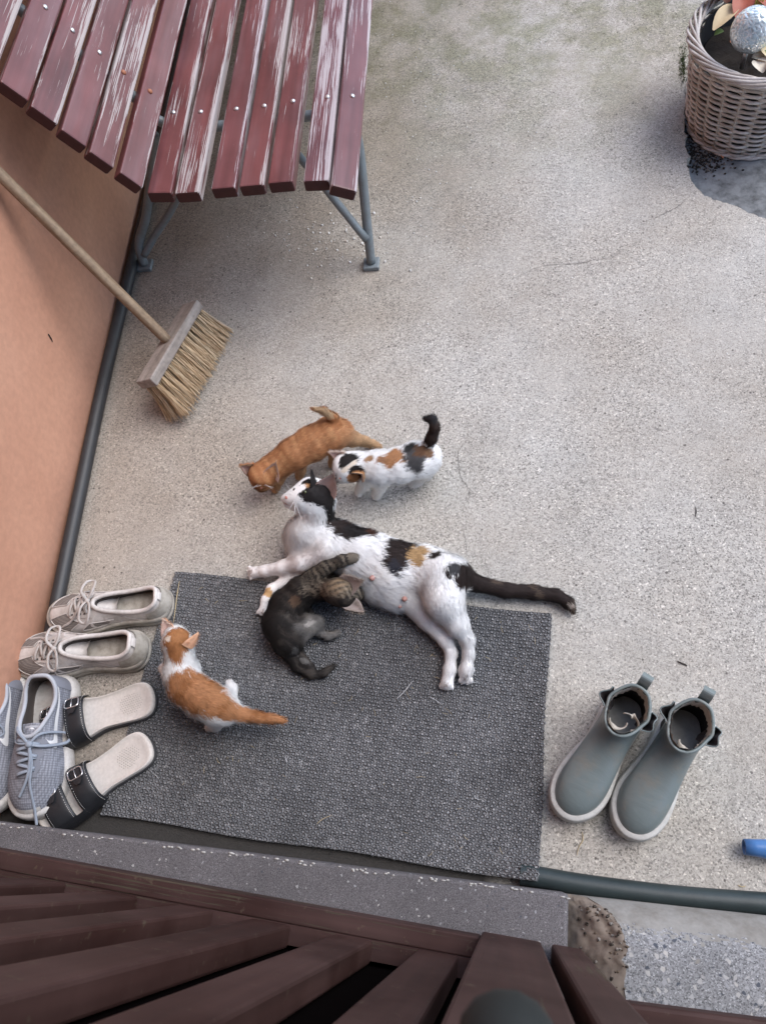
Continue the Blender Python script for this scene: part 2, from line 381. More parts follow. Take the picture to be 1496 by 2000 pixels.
wall = thing('house_wall', 'orange plastered house wall rising along the left side of the yard', 'wall', (WX-.15, 1.5, -.08))
V, F = box(.3, 9.0, 3.4, 0, (WX-.15, 1.8, 1.62)); obj('plaster', V, F, M['wall'], wall, smooth=False)
mk = spline([A_axis(95, 652, 0, WX+.002), A_axis(100, 660, 0, WX+.002), A_axis(104, 668, 0, WX+.002)], 6)
V, F = tube(mk, [.001, .0016, .0013, .0018, .001, .0006], 5); obj('scratch', V, F, M['soil'], wall)

# entrance side: a landing step, the railing on it, an added, unseen house front and porch roof behind the camera
e0 = A(0, 1605, .13); e1 = A(1110, 1745, .13); ed = (e1-e0); ed /= np.linalg.norm(ed); en = np.array([ed[1], -ed[0], 0])   # en points to the house
L0 = e0-ed*.08; L1 = e1
def oriented_box(name, p0, p1, depth, z0, z1, mat, parent=None, bev=.004, **k):
    d = p1-p0; d[2] = 0; ln = np.linalg.norm(d); d = d/ln; n = np.array([d[1], -d[0], 0]); c = (p0+p1)/2+n*depth/2; c[2] = (z0+z1)/2
    V, F = box(ln, depth, z1-z0, bev, R3=np.array([d, -n, [0, 0, 1]]).T); return obj(name, V+c, F, mat, parent, smooth=False, **k)
st = thing('landing_step', 'grey speckled terrazzo landing step edging the mat', 'step', tuple(L0*[1, 1, 0]))
oriented_box('step_slab', L0.copy(), L1.copy(), 1.3, -.03, .13, M['step'], st, .006)
mb = MB(); rr = np.random.default_rng(5)
for i in range(90):                                    # pale chips showing along the worn step edge
    t = rr.random(); p = L0+(L1-L0)*t+en*(.002+.006*rr.random()); p[2] = .1302
    mb.add(*ellipsoid(p, (.002+.004*rr.random(), .0015+.001*rr.random(), .0012), nu=4, nv=6))
mb.build('edge_chip', plain('pale_chip', (.42, .41, .39), .7), st, kind='stuff')

bk = thing('stair_block', 'raised stair block with coarse stone chips and a broken brown end', 'block', tuple(e1*[1, 1, 0]))
H2 = .156
b0 = A(1112, 1748, .12); b1 = A(1496, 1790, .12); bd = b1-b0; bd[2] = 0; bd /= np.linalg.norm(bd); bn = np.array([bd[1], -bd[0], 0])
prof = [(0, -.02), (0, .05), (0, .085), (.004, .104), (.011, .120), (.021, .134), (.034, .145), (.05, .152), (.07, H2), (.12, H2+.0005), (.2, H2+.001), (.4, H2+.001), (.75, H2+.001)]   # depth, height
prof = spline(np.array(prof), 70); prof = [tuple(p) for p in prof]
def slp(dd, hh): return .088*max(0, min(1, (hh-.05)/(H2-.05)))**1.2+.012*float(snoise(np.array([[dd, .3, .1]]), 26, 1)[0])*(hh > .1)+.004*float(snoise(np.array([[dd, .1, .4]]), 160, 2)[0])*(hh > .1)
ns = 150; V = []
for i in range(ns):
    for j, (dd, hh) in enumerate(prof):
        p = b0+bd*(slp(dd, hh)+1.6*(i/(ns-1))**1.6)+bn*dd; V.append((p[0], p[1], hh+rr.normal(0, .0005)))
npf = len(prof); F = grid_faces(ns, npf)
fm = [1 if prof[f[0] % npf][1] < .147+rr.normal(0, .0028) else 0 for f in F]
obj('chip_slab', V, F, [M['block'], M['block_front']], bk, fmat=fm, smooth=True)
# broken end: slopes from the slab's ragged edge down to the landing step
nv = 26; V = []
for j, (dd, hh) in enumerate(prof):
    t_ = b0+bd*slp(dd, hh)+bn*dd; t_[2] = hh; bt = b0+bd*(-.006)+bn*dd; bt[2] = min(hh, .085)
    for k in range(nv):
        q = k/(nv-1); p = t_*(1-q)+bt*q; p = p+np.array([0, 0, .010*math.sin(q*math.pi)])*min(1, max(0, hh-.085)/.05)
        nz = .0022*snoise(np.array([p]), 90, 3)[0]+.0014*snoise(np.array([p]), 330, 1)[0]; V.append(p+(np.array([-.4, .1, 1])*nz if 0 < k < nv-1 else 0))
obj('broken_end', V, grid_faces(npf, nv), M['block_side'], bk)
mb = MB()
for k in range(120):
    j = int(rr.integers(24, npf-1)); q = rr.random()**2*.75; p = np.array(V[j*nv+int(q*nv)])+[0, 0, .001]; r_ = .001+.0034*rr.random()**2; W_, F_ = ellipsoid(p-[0, 0, r_*.25], (r_, r_*.8, r_*.55), nu=4, nv=6); W_ = W_+rr.normal(0, r_*.2, W_.shape); mb.add(W_, F_, int(rr.integers(0, 3)))
mb.build('crumb', [plain('brown_crumb', (.12, .09, .065), .9), plain('grey_crumb_stone', (.24, .22, .2), .9), plain('dark_crumb', (.05, .04, .032), .9)], bk, kind='stuff')

# unseen house front and porch roof, added to shape the light and shade
hf = thing('unseen_house_front', 'unseen house front with porch roof, added to shade the landing', 'building', (0, -1.45, 0))
V, F = box(2.6, .2, 3.4, 0, (.0, -1.5, 1.6)); obj('plaster', V, F, M['wall'], hf, smooth=False)
V, F = box(2.3, 1.6, .12, 0, (.05, -.60, 2.6)); obj('unseen_porch_roof', V, F, M['brown'], hf, smooth=False)

# railing: boards standing on a bottom rail
rz0 = .15; RT = .205; BATT = .032
RA = A(0, 1660, RT); RB = A(1060, 1853, RT); rd = RB-RA; rd[2] = 0; rl = np.linalg.norm(rd); rd /= rl; rn = np.array([rd[1], -rd[0], 0])
bz = np.array([0, 0, 1.])
rail = thing('railing', 'brown painted wooden railing of upright boards standing on the speckled landing step', 'railing', tuple(RA*[1, 1, 0]))
def plane_hit(px, py, off):
    p0 = RA+rn*off; d = A(px, py, 0)-np.array([0, 0, CAM_H]); o = np.array([0, 0, CAM_H]); return o+d*(((p0-o)@rn)/(d@rn))
def rail_box(name, t0, t1, off, dep, z0, z1, bev=.004, mat=None, me=None):
    c = RA+rd*((t0+t1)/2)+rn*(off+dep/2); c[2] = (z0+z1)/2
    m = frame(c, -rn, rd, bz)
    V, F = box(dep, t1-t0, z1-z0, bev); return obj(name, V, F, mat or M['brown'], rail, m=m, local=True, smooth=False)
tt4 = float((A(934, 1873, RT)-RA)@rd)
rail_box('bottom_rail', -.6, tt4-.001, 0, BATT-.001, .142, RT, mat=M['rail'], bev=.0025)
rail_box('bottom_rail', -.6, rl+.004, BATT-.0008, .030, .142, RT-.0006, bev=.0005, mat=M['rail'])
rail_box('gap_shade_panel', -.6, rl+.3, BATT+.037, .02, .135, 1.12, mat=plain('gap_shade_black', (.004, .003, .003), 1.0, Specular_IOR_Level=0.0))  # added near-black sheet; stands in for the deep shade between the boards
tt = [float((A(px, py, RT)-RA)@rd) for px, py in ((350, 1765), (493, 1792), (653, 1826), (815, 1852), (934, 1873))]
lft = [float((A(px, py, RT)-RA)@rd) for px, py in ((567, 1820), (728, 1843), (895, 1872))]
boards = []
for k in range(5, 0, -1): boards.append((tt[0]-.137*k, tt[0]-.137*k+.063))
boards += [(tt[0], tt[0]+.063), (tt[1], lft[0]), (tt[2], lft[1]), (tt[3], lft[2]), (tt[4], tt[4]+.097), (tt[4]+.113, tt[4]+.162)]
TOPZ = 1.125
for bi, (t0, t1) in enumerate(boards):
    low = RT-.002 if bi < len(boards)-2 else .142
    c = RA+rd*((t0+t1)/2)+rn*((BATT if bi < len(boards)-2 else -.005)+.017); c[2] = (low+TOPZ)/2
    m = frame(c, rd, bz, np.cross(rd, bz)); V, F = box(t1-t0, TOPZ-low-.002, .034, .0045)
    obj('baluster', V, F, M['brown'], rail, m=m, local=True, smooth=False)
rail_box('handrail', -.6, rl+.5, BATT-.012, .07, TOPZ, TOPZ+.045, .01)
# the railing goes on along the stair block
q0 = A(1215, 1958, .25); q1 = A(1496, 1994, .25); qd = q1-q0; qd /= np.linalg.norm(qd); qn = np.array([qd[1], -qd[0], 0])
c = q0+qd*.55+qn*.05; c[2] = .23
V, F = box(.1, 1.2, .045, .006); obj('bottom_rail', V, F, M['brown'], rail, m=frame(c, -qn, qd, bz), local=True, smooth=False)
kp = A(990, 2036, 1.22)
kn = thing('rail_knob', 'dark rounded knob, out of focus, poking into the bottom edge above the brown boards', 'knob', tuple(kp))
V, F = ellipsoid(kp, (.021, .019, .02)); obj('ball', V, F, plain('dark_green_knob', (.010, .013, .0125), .8), kn)
V, F = tube([kp+rn*.012, kp+rn*.045-bz*.05, kp+rn*.05-bz*.06], .010, 8); obj('stem', V, F, plain('olive_knob_stem', (.05, .05, .032), .7), kn)
# ------------------------------------------------------------------ bench
ST = .425
ends = [A(*p, ST) for p in ((311, 376), (367, 373), (433, 363), (490, 358), (546, 353), (615, 353), (668, 362))]
bench = thing('garden_bench', 'garden bench of worn dark red slats on a grey tube frame by the orange wall', 'bench', (-.55, 2.0, 0))
SLEN = 2.1
FY = 1.612
sV, sF = box(.057, SLEN, .030, .004)
sme = mesh_np('slat', sV, sF, [M['red'], M['red_end']], smooth=False)
cen = np.array([np.mean([sV[i] for i in f], 0) for f in sF]); 
sme.polygons.foreach_set('material_index', (np.abs(cen[:, 1]) > SLEN/2-.001).astype(np.int32))
boltV, boltF = ellipsoid((0, 0, 0), (.0062, .0062, .004), nu=7, nv=10)
bolt_me = mesh_np('bolt', boltV, boltF, M['bolt']); rust_me = mesh_np('bolt', boltV, boltF, M['rust'])
rr = np.random.default_rng(3)
def roty(a): c, s = math.cos(a), math.sin(a); return np.array([[c, 0, s], [0, 1, 0], [-s, 0, c]])
tilt = [.10, .03, .0, .0, .0, .06, .42]
dz = [.0, -.004, -.006, -.006, -.004, 0, -.008]
for i, e_ in enumerate(ends):
    R3 = roty(tilt[i])@np.array([[1, 0, 0], [0, 1, 0], [0, 0, 1.]])
    a_ = rr.normal(0, .003); R3 = R3@np.array([[math.cos(a_), -math.sin(a_), 0], [math.sin(a_), math.cos(a_), 0], [0, 0, 1]])
    c = np.array([e_[0]+(-.008, -.004, 0, 0, 0, 0, 0)[i], e_[1]+SLEN/2, ST-.015+dz[i]])
    s_ = inst('seat_slat', sme, bench, npmat(c, R3=R3), )
    if i in (2, 5, 6): s_.material_slots[0].link = 'OBJECT'; s_.material_slots[0].material = M['red2']
    for yy in (FY, FY+1.5):
        p = np.array([rr.normal(0, .003), yy-c[1]+rr.normal(0, .004), .0155]); wp = c+R3@p
        inst('bolt', bolt_me, s_, npmat(wp, R3=R3))
bpx = [(258, 352), (200, 312), (146, 270), (88, 225), (30, 178), (-40, 130)]
ub = np.array([-.149, 0, .226]); ub /= np.linalg.norm(ub); nb = np.array([ub[2], 0, -ub[0]])
for i, p in enumerate(bpx):
    e_ = A_axis(*p, 1, 1.335+.004*i)
    a_ = rr.normal(0, .003)
    R3 = np.array([-ub, [0, 1, 0], nb]).T
    c = e_+np.array([0, SLEN/2, 0])-nb*.015
    s_ = inst('back_slat', sme, bench, npmat(c, R3=R3))
    for yy in (FY, FY+1.5):
        wp = c+R3@np.array([rr.normal(0, .003), yy-c[1], .0155]); inst('bolt', rust_me if i < 2 else bolt_me, s_, npmat(wp, R3=R3))
    if i == 0: backlow = c.copy()
    backtop = c.copy()
def pipe(name, pts, r=.0125, n=14, parent=bench, mat=None, smoothn=0):
    P = spline(pts, smoothn) if smoothn else np.array(pts, float)
    V, F = tube(P, r, 12); return obj(name, V, F, mat or M['steel'], parent)
for k, y in enumerate((FY, FY+1.5)):
    dy = y-FY
    f0 = A(725, 513, .012)+[0, dy, 0]; r0 = np.array([WX+.055, 1.545+dy, .012])
    fx = ends[6][0]
    pipe('leg', [f0, f0*.55+np.array([fx-.006, y-.03, .24])*.45, [fx-.004, y-.012, .27], [fx-.006, y, .33], [fx-.005, y, .372], [fx-.05, y, .383]], smoothn=26)
    pipe('seat_rail', [[fx-.04, y, .384], [-.55, y, .377], [backlow[0]-.01, y, .382]], smoothn=10)
    pipe('back_rail', [[backlow[0]+.03, y, .384], backlow*[1, 0, 1]+[-.02, y, -.045], backlow*[1, 0, 1]+np.array([0, y, 0])-nb*.027, backtop*[1, 0, 1]+np.array([0, y, 0])-nb*.027+ub*.05], smoothn=20)
    pipe('brace', [A(716, 468, .085)+[0, dy, 0], [ends[5][0]-.105, y-.01, .30], [ends[5][0]-.16, y, .37]], r=.0105, smoothn=14)
    pipe('leg', [r0, A_axis(272, 475, 1, 1.565)+[0, dy, 0], A_axis(287, 415, 1, 1.59)+[0, dy, 0], [backlow[0]-.03, y, .375]], smoothn=20)
    pipe('brace', [r0+[.012, .004, .03], A_axis(303, 460, 1, 1.575)+[0, dy, 0], A_axis(340, 400, 1, 1.60)+[0, dy, 0], [-.70, y, .365]], r=.0105, smoothn=16)
    for q, nm in ((f0, 'foot_plate'), (r0, 'foot_plate')):
        V, F = box(.044, .040, .013, .003, c=(q[0], q[1], .0066)); obj(nm, V, F, M['steel'], bench, smooth=False)

# ------------------------------------------------------------------ broom
G = A(396, 733, .0); Wp = A_axis(0, 340, 0, WX+.03)
ax = Wp-G; axl = np.linalg.norm(ax); ax /= axl                       # up the handle
hp = None
for t in np.linspace(.05, .3, 200):
    q = proj(G+ax*t)
    if hp is None or np.hypot(*(q-[318, 672])) < hp[0]: hp = (np.hypot(*(q-[318, 672])), t)
tb = hp[1]                                                            # distance of the head's top face from the floor along the axis
l0 = A(283, 752, .10); l1 = A(352, 590, .10); lx = l1-l0; lx -= ax*(lx@ax); lx /= np.linalg.norm(lx); ly = np.cross(ax, lx)
broom = thing('broom', 'wooden yard broom with straw bristles leaning against the orange wall', 'broom', tuple(G))
HL = .275; HW = .060; HT = .026
hc = G+ax*(tb-HT/2)
V, F = box(HW, HL, HT, .003); obj('head', V, F, M['head'], broom, m=frame(hc, ly, lx, ax), local=True, smooth=False)
hl = axl-tb+.25
V, F = tube([[0, 0, -.01], [0, 0, .02], [0, 0, hl*.5], [0, 0, hl-.01], [0, 0, hl]], [.0125, .0135, .0132, .013, .009], 14)
obj('handle', V, F, M['handle'], broom, m=frame(G+ax*tb, ly, lx, ax), local=True)
straw = [plain('straw_%d' % i, c, .75, .2, 60) for i, c in enumerate(((.55, .40, .25), (.42, .29, .17), (.62, .49, .33)))]
rr = np.random.default_rng(21)
for i in range(14):
    for j in range(3):
        mb = MB(); u0 = (i-6.5)/6.5*(HL/2-.011); v0 = (j-1)*.019
        b0_ = hc-ax*(HT/2)+lx*u0+ly*v0
        for k in range(58):
            q = rr.normal(0, .0027, 2); p0 = b0_+lx*q[0]+ly*q[1]
            ln = tb-HT-.004+rr.normal(0, .007); ln = max(.05, ln)
            sp = rr.normal(0, .10, 2); bend = .10*(u0/(HL/2)); wx = sp[0]+.18*(u0/(HL/2))*abs(u0/(HL/2))-.05; wy = sp[1]+v0*6
            d = -ax+lx*wx*.6+ly*wy*.7; d /= np.linalg.norm(d)
            pts_ = [p0, p0+d*ln*.5, p0+d*ln+lx*(wx*.35+rr.normal(0, .05))*ln*.35-ax*0]
            pts_ = [np.array([p[0], p[1], max(p[2], .002+.006*rr.random())]) for p in pts_]
            V, F = tube(pts_, [.0009, .0009, .0007], 3, cap=False); mb.add(V, F, int(rr.integers(0, 3)))
        mb.build('bristle_tuft', straw, broom)

# ------------------------------------------------------------------ doormat
mc = [A(*p, .004) for p in ((343, 1117), (1075, 1200), (1050, 1722), (200, 1592))]
mo = (mc[0]+mc[1]+mc[2]+mc[3])/4
mat = thing('doormat', 'dark grey looped doormat lying on the concrete under the cats', 'doormat', (mo[0], mo[1], 0))
def mpt(u, v): return (mc[0]*(1-u)+mc[1]*u)*(1-v)+(mc[3]*(1-u)+mc[2]*u)*v+np.array([.0022*math.sin(v*9+1)*(abs(u-.5)*2)**8, .0025*math.sin(u*13)*(abs(v-.5)*2)**8, 0])
nu, nv = 60, 40; V = []; rr = np.random.default_rng(8)
lift = lambda u, v: .0015+.006*max(0, (v-.85)/.15)**2*(.3+.7*u)+.034*math.exp(-((u-1)/.07)**2-((v-1)/.055)**2)
for lay in (0, 1):
    for i in range(nu):
        for j in range(nv):
            p = mpt(i/(nu-1), j/(nv-1)).copy(); p[2] = lift(i/(nu-1), j/(nv-1))+(.0055 if lay == 0 else 0); V.append(p)
F = [f[::-1] for f in grid_faces(nu, nv)]; n0 = nu*nv
F += grid_faces(nu, nv, off=n0)
for i in range(nu-1): F += [(i*nv, (i+1)*nv, n0+(i+1)*nv, n0+i*nv), (i*nv+nv-1, n0+i*nv+nv-1, n0+(i+1)*nv+nv-1, (i+1)*nv+nv-1)]
for j in range(nv-1): F += [(j, n0+j, n0+j+1, j+1), ((nu-1)*nv+j, (nu-1)*nv+j+1, n0+(nu-1)*nv+j+1, n0+(nu-1)*nv+j)]
obj('backing', V, F, M['mat_base'], mat, smooth=False)
# loops
du = np.linalg.norm(mc[1]-mc[0]); dv = np.linalg.norm(mc[3]-mc[0]); PU, PV = .0104, .0075
cu, cv = int(du/PU), int(dv/PV)
dome = [(0, 0, 1.0)]+[(.66*math.cos(t), .66*math.sin(t), .78) for t in np.linspace(0, 2*math.pi, 7)[:-1]]+[(1.0*math.cos(t), 1.0*math.sin(t), -.1) for t in np.linspace(0, 2*math.pi, 7)[:-1]]
dome = np.array(dome); dF3 = np.array([(0, 1+k, 1+(k+1) % 6) for k in range(6)]); dF4 = np.array([(1+k, 7+k, 7+(k+1) % 6, 1+(k+1) % 6) for k in range(6)])
jj, ii = np.meshgrid(np.arange(cv), np.arange(cu), indexing='ij')
uu = (ii+.5+.5*(jj % 2)-.25+rr.normal(0, .09, ii.shape))/cu; vv = (jj+.5+rr.normal(0, .09, ii.shape))/cv
uu = np.clip(uu, .004, .996).ravel(); vv = np.clip(vv, .006, .994).ravel(); n = len(uu)
C = (mc[0][None]*(1-uu[:, None])+mc[1][None]*uu[:, None])*(1-vv[:, None])+(mc[3][None]*(1-uu[:, None])+mc[2][None]*uu[:, None])*vv[:, None]
C[:, 0] += .0022*np.sin(vv*9+1)*(np.abs(uu-.5)*2)**8; C[:, 1] += .0025*np.sin(uu*13)*(np.abs(vv-.5)*2)**8
C[:, 2] = [lift(u, v)+.0056 for u, v in zip(uu, vv)]
eu = (mc[1]-mc[0])/du; ev = (mc[0]-mc[3])/dv
rot = rr.normal(.25, .25, n); sx = .0062*rr.uniform(.85, 1.12, n); sy = .0045*rr.uniform(.85, 1.15, n); sz = .0029*rr.uniform(.75, 1.25, n)
ca, sa = np.cos(rot)[:, None], np.sin(rot)[:, None]
lx_ = dome[None, :, 0]*sx[:, None]; ly_ = dome[None, :, 1]*sy[:, None]
X_ = lx_*ca-ly_*sa; Y_ = lx_*sa+ly_*ca
VV = C[:, None, :]+X_[..., None]*eu+Y_[..., None]*ev+(dome[None, :, 2]*sz[:, None])[..., None]*np.array([0, 0, 1.])
off = (np.arange(n)*13)[:, None, None]
obj('loop_pile', VV.reshape(-1, 3), [(dF3[None]+off).reshape(-1, 3), (dF4[None]+off).reshape(-1, 4)[:, ::-1]], M['mat'], mat, kind='stuff')

# ------------------------------------------------------------------ hoses, blue pipe
def hose(name, label, pts, r, mat, n=60):
    P = spline(pts, n); h = thing(name, label, 'hose', tuple(P[n//2]*[1, 1, 0]))
    V, F = tube(P, r, 14); obj('tube', V, F, mat, h); return h
hx = WX+.020
hose('hose', 'dark hose running along the foot of the orange wall', [(hx, 3.6, .018), (hx, 2.4, .018), (hx+.004, 1.75, .018), (hx-.002, 1.2, .018), (hx+.004, .8, .018), (hx+.014, .44, .018), (hx+.03, .36, .018)], .0165, M['hose2'])
hose('hose', 'dark green hose coming out from under the mat corner along the stair block', [A(1015, 1708, .0175), A(1050, 1713, .018), A(1130, 1727, .019), A(1240, 1742, .019), A(1350, 1754, .019), A(1496, 1765, .019), A(1600, 1770, .019)], .0185, M['hose'])
bp = [A(1452, 1654, .022), A(1475, 1656, .022), A(1500, 1659, .022), A(1640, 1668, .022)]
blue = thing('blue_pipe', 'bright blue plastic pipe end lying on the concrete at the right edge', 'pipe', tuple(bp[1]*[1, 1, 0]))
V, F = tube(bp, [.0135, .0145, .017, .018], 20, cap=False); V2, F2 = tube(bp, [.0115, .012, .014, .015], 20, cap=False)
mb = MB(); mb.add(V, F); mb.add(V2, [f[::-1] for f in F2]); mb.F += [(j, 80+j, 80+(j+1) % 20, (j+1) % 20) for j in range(20)]; mb.fm += [0]*20
mb.build('tube', plain('blue_plastic', (.06, .17, .40), .3, .06), blue)
V, F = tube([bp[1]*.4+bp[0]*.6, bp[1]], .0117, 20); obj('bore_shade', V, F, plain('black_bore_shade', (.01, .01, .012), .8), blue)  # black plug standing in for the shade inside the hollow pipe
# ------------------------------------------------------------------ cats: one smooth surface per body grown from tapered limbs
def surface_nets(vals, org, h):
    s = vals < 0; nx, ny, nz = vals.shape
    cnt = np.zeros((nx-1, ny-1, nz-1), int); cs = [(a, b, c) for a in (0, 1) for b in (0, 1) for c in (0, 1)]
    for a, b, c in cs: cnt += s[a:nx-1+a, b:ny-1+b, c:nz-1+c]
    act = (cnt > 0) & (cnt < 8); idx = -np.ones(act.shape, int); ci = np.argwhere(act); idx[act] = np.arange(len(ci))
    acc = np.zeros((len(ci), 3)); num = np.zeros(len(ci))
    for p in cs:
        for ax_ in range(3):
            if p[ax_]: continue
            q = list(p); q[ax_] = 1; q = tuple(q)
            v0 = vals[tuple((ci+p).T)]; v1 = vals[tuple((ci+q).T)]; cr = (v0 < 0) != (v1 < 0)
            t = np.where(cr, v0/np.where(v0 == v1, 1, v0-v1), 0)
            pt = np.array(p, float)[None]+(np.array(q)-np.array(p))[None]*t[:, None]
            acc += pt*cr[:, None]; num += cr
    V = org+h*(ci+acc/num[:, None]); F = []
    for ax_ in range(3):
        b, c = (ax_+1) % 3, (ax_+2) % 3
        sl0 = [slice(None)]*3; sl1 = [slice(None)]*3; sl0[ax_] = slice(0, -1); sl1[ax_] = slice(1, None)
        s0 = s[tuple(sl0)]; s1 = s[tuple(sl1)]; e_ = np.argwhere(s0 != s1)
        e_ = e_[(e_[:, b] > 0) & (e_[:, c] > 0) & (e_[:, b] < vals.shape[b]-1) & (e_[:, c] < vals.shape[c]-1)]
        def cell(db, dc): q = e_.copy(); q[:, b] -= db; q[:, c] -= dc; return idx[tuple(q.T)]
        quad = np.stack([cell(1, 1), cell(0, 1), cell(0, 0), cell(1, 0)], 1); fl = ~s0[tuple(e_.T)]
        quad[fl] = quad[fl][:, ::-1]; F.append(quad)
    F = np.concatenate(F); F = F[(F >= 0).all(1)]
    return V, F
def vnormals(V, F):
    n = np.cross(V[F[:, 2]]-V[F[:, 0]], V[F[:, 3]]-V[F[:, 1]]); N_ = np.zeros_like(V)
    for k in range(4): np.add.at(N_, F[:, k], n)
    return N_/(np.linalg.norm(N_, axis=1)[:, None]+1e-12)
def seg_d(P, a, b):
    ab = b[:3]-a[:3]; t = np.clip(((P-a[:3])@ab)/(ab@ab+1e-12), 0, 1)
    return np.linalg.norm(P-(a[:3]+t[..., None]*ab), axis=-1)-(a[3]*(1-t)+b[3]*t)
def W4(p): return np.append(A(p[0], p[1], p[2]), p[3])
class Cat:
    """chains: list of (fur length, blend radius, [(px,py,z,r)...]) with hair running from first to last point"""
    def __init__(s, chains, floor, h):
        s.ch = []
        for fl, k, pts in chains:
            Wp_ = [W4((p[0], p[1], p[2], max(p[3]-.0022, p[3]*.72))) if len(p) == 4 else np.array(p[1:]) for p in pts]; s.ch.append((fl, k, Wp_))
        allp = np.array([p for c in s.ch for p in c[2]]); m_ = allp[:, 3].max()+.012
        lo = allp[:, :3].min(0)-m_; hi = allp[:, :3].max(0)+m_; lo[2] = max(lo[2], floor-3*h)
        dims = np.ceil((hi-lo)/h).astype(int)+1
        g = [lo[i]+h*np.arange(dims[i]) for i in range(3)]
        P = np.stack(np.meshgrid(*g, indexing='ij'), -1).reshape(-1, 3)
        d = None
        for fl, k, pts in s.ch:
            dc = None
            for a_, b_ in zip(pts[:-1], pts[1:]):
                q = seg_d(P, a_, b_)
                dc = q if dc is None else np.minimum(dc, q)-np.maximum(.008-np.abs(dc-q), 0)**2/(.032)
            d = dc if d is None else np.minimum(d, dc)-np.maximum(k-np.abs(d-dc), 0)**2/(4*k)
        fl_ = floor+.001-P[:, 2]; d = np.maximum(d, fl_)+np.maximum(.006-np.abs(d-fl_), 0)**2/(.024)
        s.V, s.F = surface_nets(d.reshape(dims), lo, h); s.N = vnormals(s.V, s.F)
        for _ in range(2):
            acc = np.zeros_like(s.V); c = np.zeros(len(s.V))
            for k2 in range(4):
                i0, i1 = s.F[:, k2], s.F[:, (k2+1) % 4]
                np.add.at(acc, i0, s.V[i1]); np.add.at(acc, i1, s.V[i0]); np.add.at(c, i0, 1); np.add.at(c, i1, 1)
            s.V = s.V*.5+.5*acc/np.maximum(c, 1)[:, None]
        s.N = vnormals(s.V, s.F); s.px = proj(s.V)
    def snap(s, px, py):
        """body point seen at a pixel, with its normal"""
        dd = np.hypot(s.px[:, 0]-px, s.px[:, 1]-py); ok = np.where(dd < dd.min()+5)[0]; i = ok[np.argmax(s.V[ok, 2])]
        return s.V[i], s.N[i]
    def flow(s, P):
        acc = np.zeros_like(P); ln = np.zeros(len(P)); wt = np.zeros(len(P))
        for fl, k, pts in s.ch:
            for a_, b_ in zip(pts[:-1], pts[1:]):
                d = seg_d(P, a_, b_); wgt = np.exp(-np.maximum(d, -.01)/.005); u = b_[:3]-a_[:3]; u = u/(np.linalg.norm(u)+1e-9)
                acc += wgt[:, None]*u; ln += wgt*fl; wt += wgt
        return acc/(np.linalg.norm(acc, axis=1)[:, None]+1e-9), ln/wt
    def paint(s, base, patches):
        s.base = base; s.pt = []
        for p in patches:
            kind = p[0]
            if kind == 'e':      # ellipse patch seen at a pixel: ('e', px, py, (rx,ry,rz) or r, colour, ragged)
                c, n_ = s.snap(p[1], p[2]); s.pt.append((kind, c, np.broadcast_to(np.array(p[3], float), (3,)), p[4], p[5]))
            elif kind == 'l':    # thick line between two pixels
                c0, _ = s.snap(*p[1]); c1, _ = s.snap(*p[2]); s.pt.append((kind, (c0, c1), p[3], p[4], p[5]))
            else: s.pt.append(p)
    def colour(s, P, seed=0, soft=0.0):
        rs = np.random.default_rng(77)
        C = np.tile(np.array(s.base), (len(P), 1)).astype(float)
        for i, p in enumerate(s.pt):
            if p[0] == 'e':
                d = np.linalg.norm((P-p[1])/p[2], axis=1)+p[4]*snoise(P, 110, i)+p[4]*.6*snoise(P, 320, i+1); C[d+rs.normal(0, 1, len(P))*soft < 1] = p[3]
            elif p[0] == 'l':
                a_, b_ = p[1]; d = seg_d(P, np.append(a_, 0), np.append(b_, 0))/p[2]+p[4]*snoise(P, 160, i); C[d+rs.normal(0, 1, len(P))*soft < 1] = p[3]
            else: C = p[1](s, P+rs.normal(0, .02, P.shape)*soft, C)
        return C
    def build(s, name, label, group, nfur, width, mat, category, flen=1.25, lift=.40, jit=.25, seed=1):
        loc = s.V[np.argmin(s.V[:, 2])].copy(); loc[:2] = s.V[:, :2].mean(0); loc[2] = s.V[:, 2].min()
        C = s.colour(s.V)
        o = obj(name, s.V, [s.F], mat, m=npmat(loc), label=label, cat=category, group=group)
        at = o.data.color_attributes.new('coat', 'FLOAT_COLOR', 'POINT'); at.data.foreach_set('color', np.c_[C, np.ones(len(C))].astype(np.float32).ravel())
        s.o = o
        r = np.random.default_rng(seed)
        area = np.linalg.norm(np.cross(s.V[s.F[:, 2]]-s.V[s.F[:, 0]], s.V[s.F[:, 3]]-s.V[s.F[:, 1]]), axis=1)
        fc = s.V[s.F].mean(1); area = area*(fc[:, 2] > loc[2]+.004)
        fi = r.choice(len(s.F), nfur, p=area/area.sum()); u, v = r.random((2, nfur)); q = s.F[fi]
        wts = np.stack([(1-u)*(1-v), u*(1-v), u*v, (1-u)*v], 1)[..., None]
        P = (s.V[q]*wts).sum(1); Nn = (s.N[q]*wts).sum(1); Nn /= np.linalg.norm(Nn, axis=1)[:, None]
        fl, ln = s.flow(P); fl = fl+r.normal(0, jit, fl.shape)+.35*np.stack([snoise(P, 90, 1), snoise(P, 90, 2), snoise(P, 90, 3)], 1)
        t = fl-Nn*(fl*Nn).sum(1)[:, None]; t /= np.linalg.norm(t, axis=1)[:, None]+1e-9
        cl = snoise(P+.25*fl*0, 210, 4)+.6*snoise(P, 420, 2); stray = r.random(nfur) < .04
        lf = (lift*(.6+.8*r.random(nfur))*(1+.5*cl)*np.where(stray, 1.5, 1))[:, None]
        d0 = t+Nn*lf*1.5; d0 /= np.linalg.norm(d0, axis=1)[:, None]; d1 = t+Nn*lf*.2; d1 /= np.linalg.norm(d1, axis=1)[:, None]
        L_ = (ln*flen*(.5+.9*r.random(nfur))*np.where(stray, 1.45, 1))[:, None]
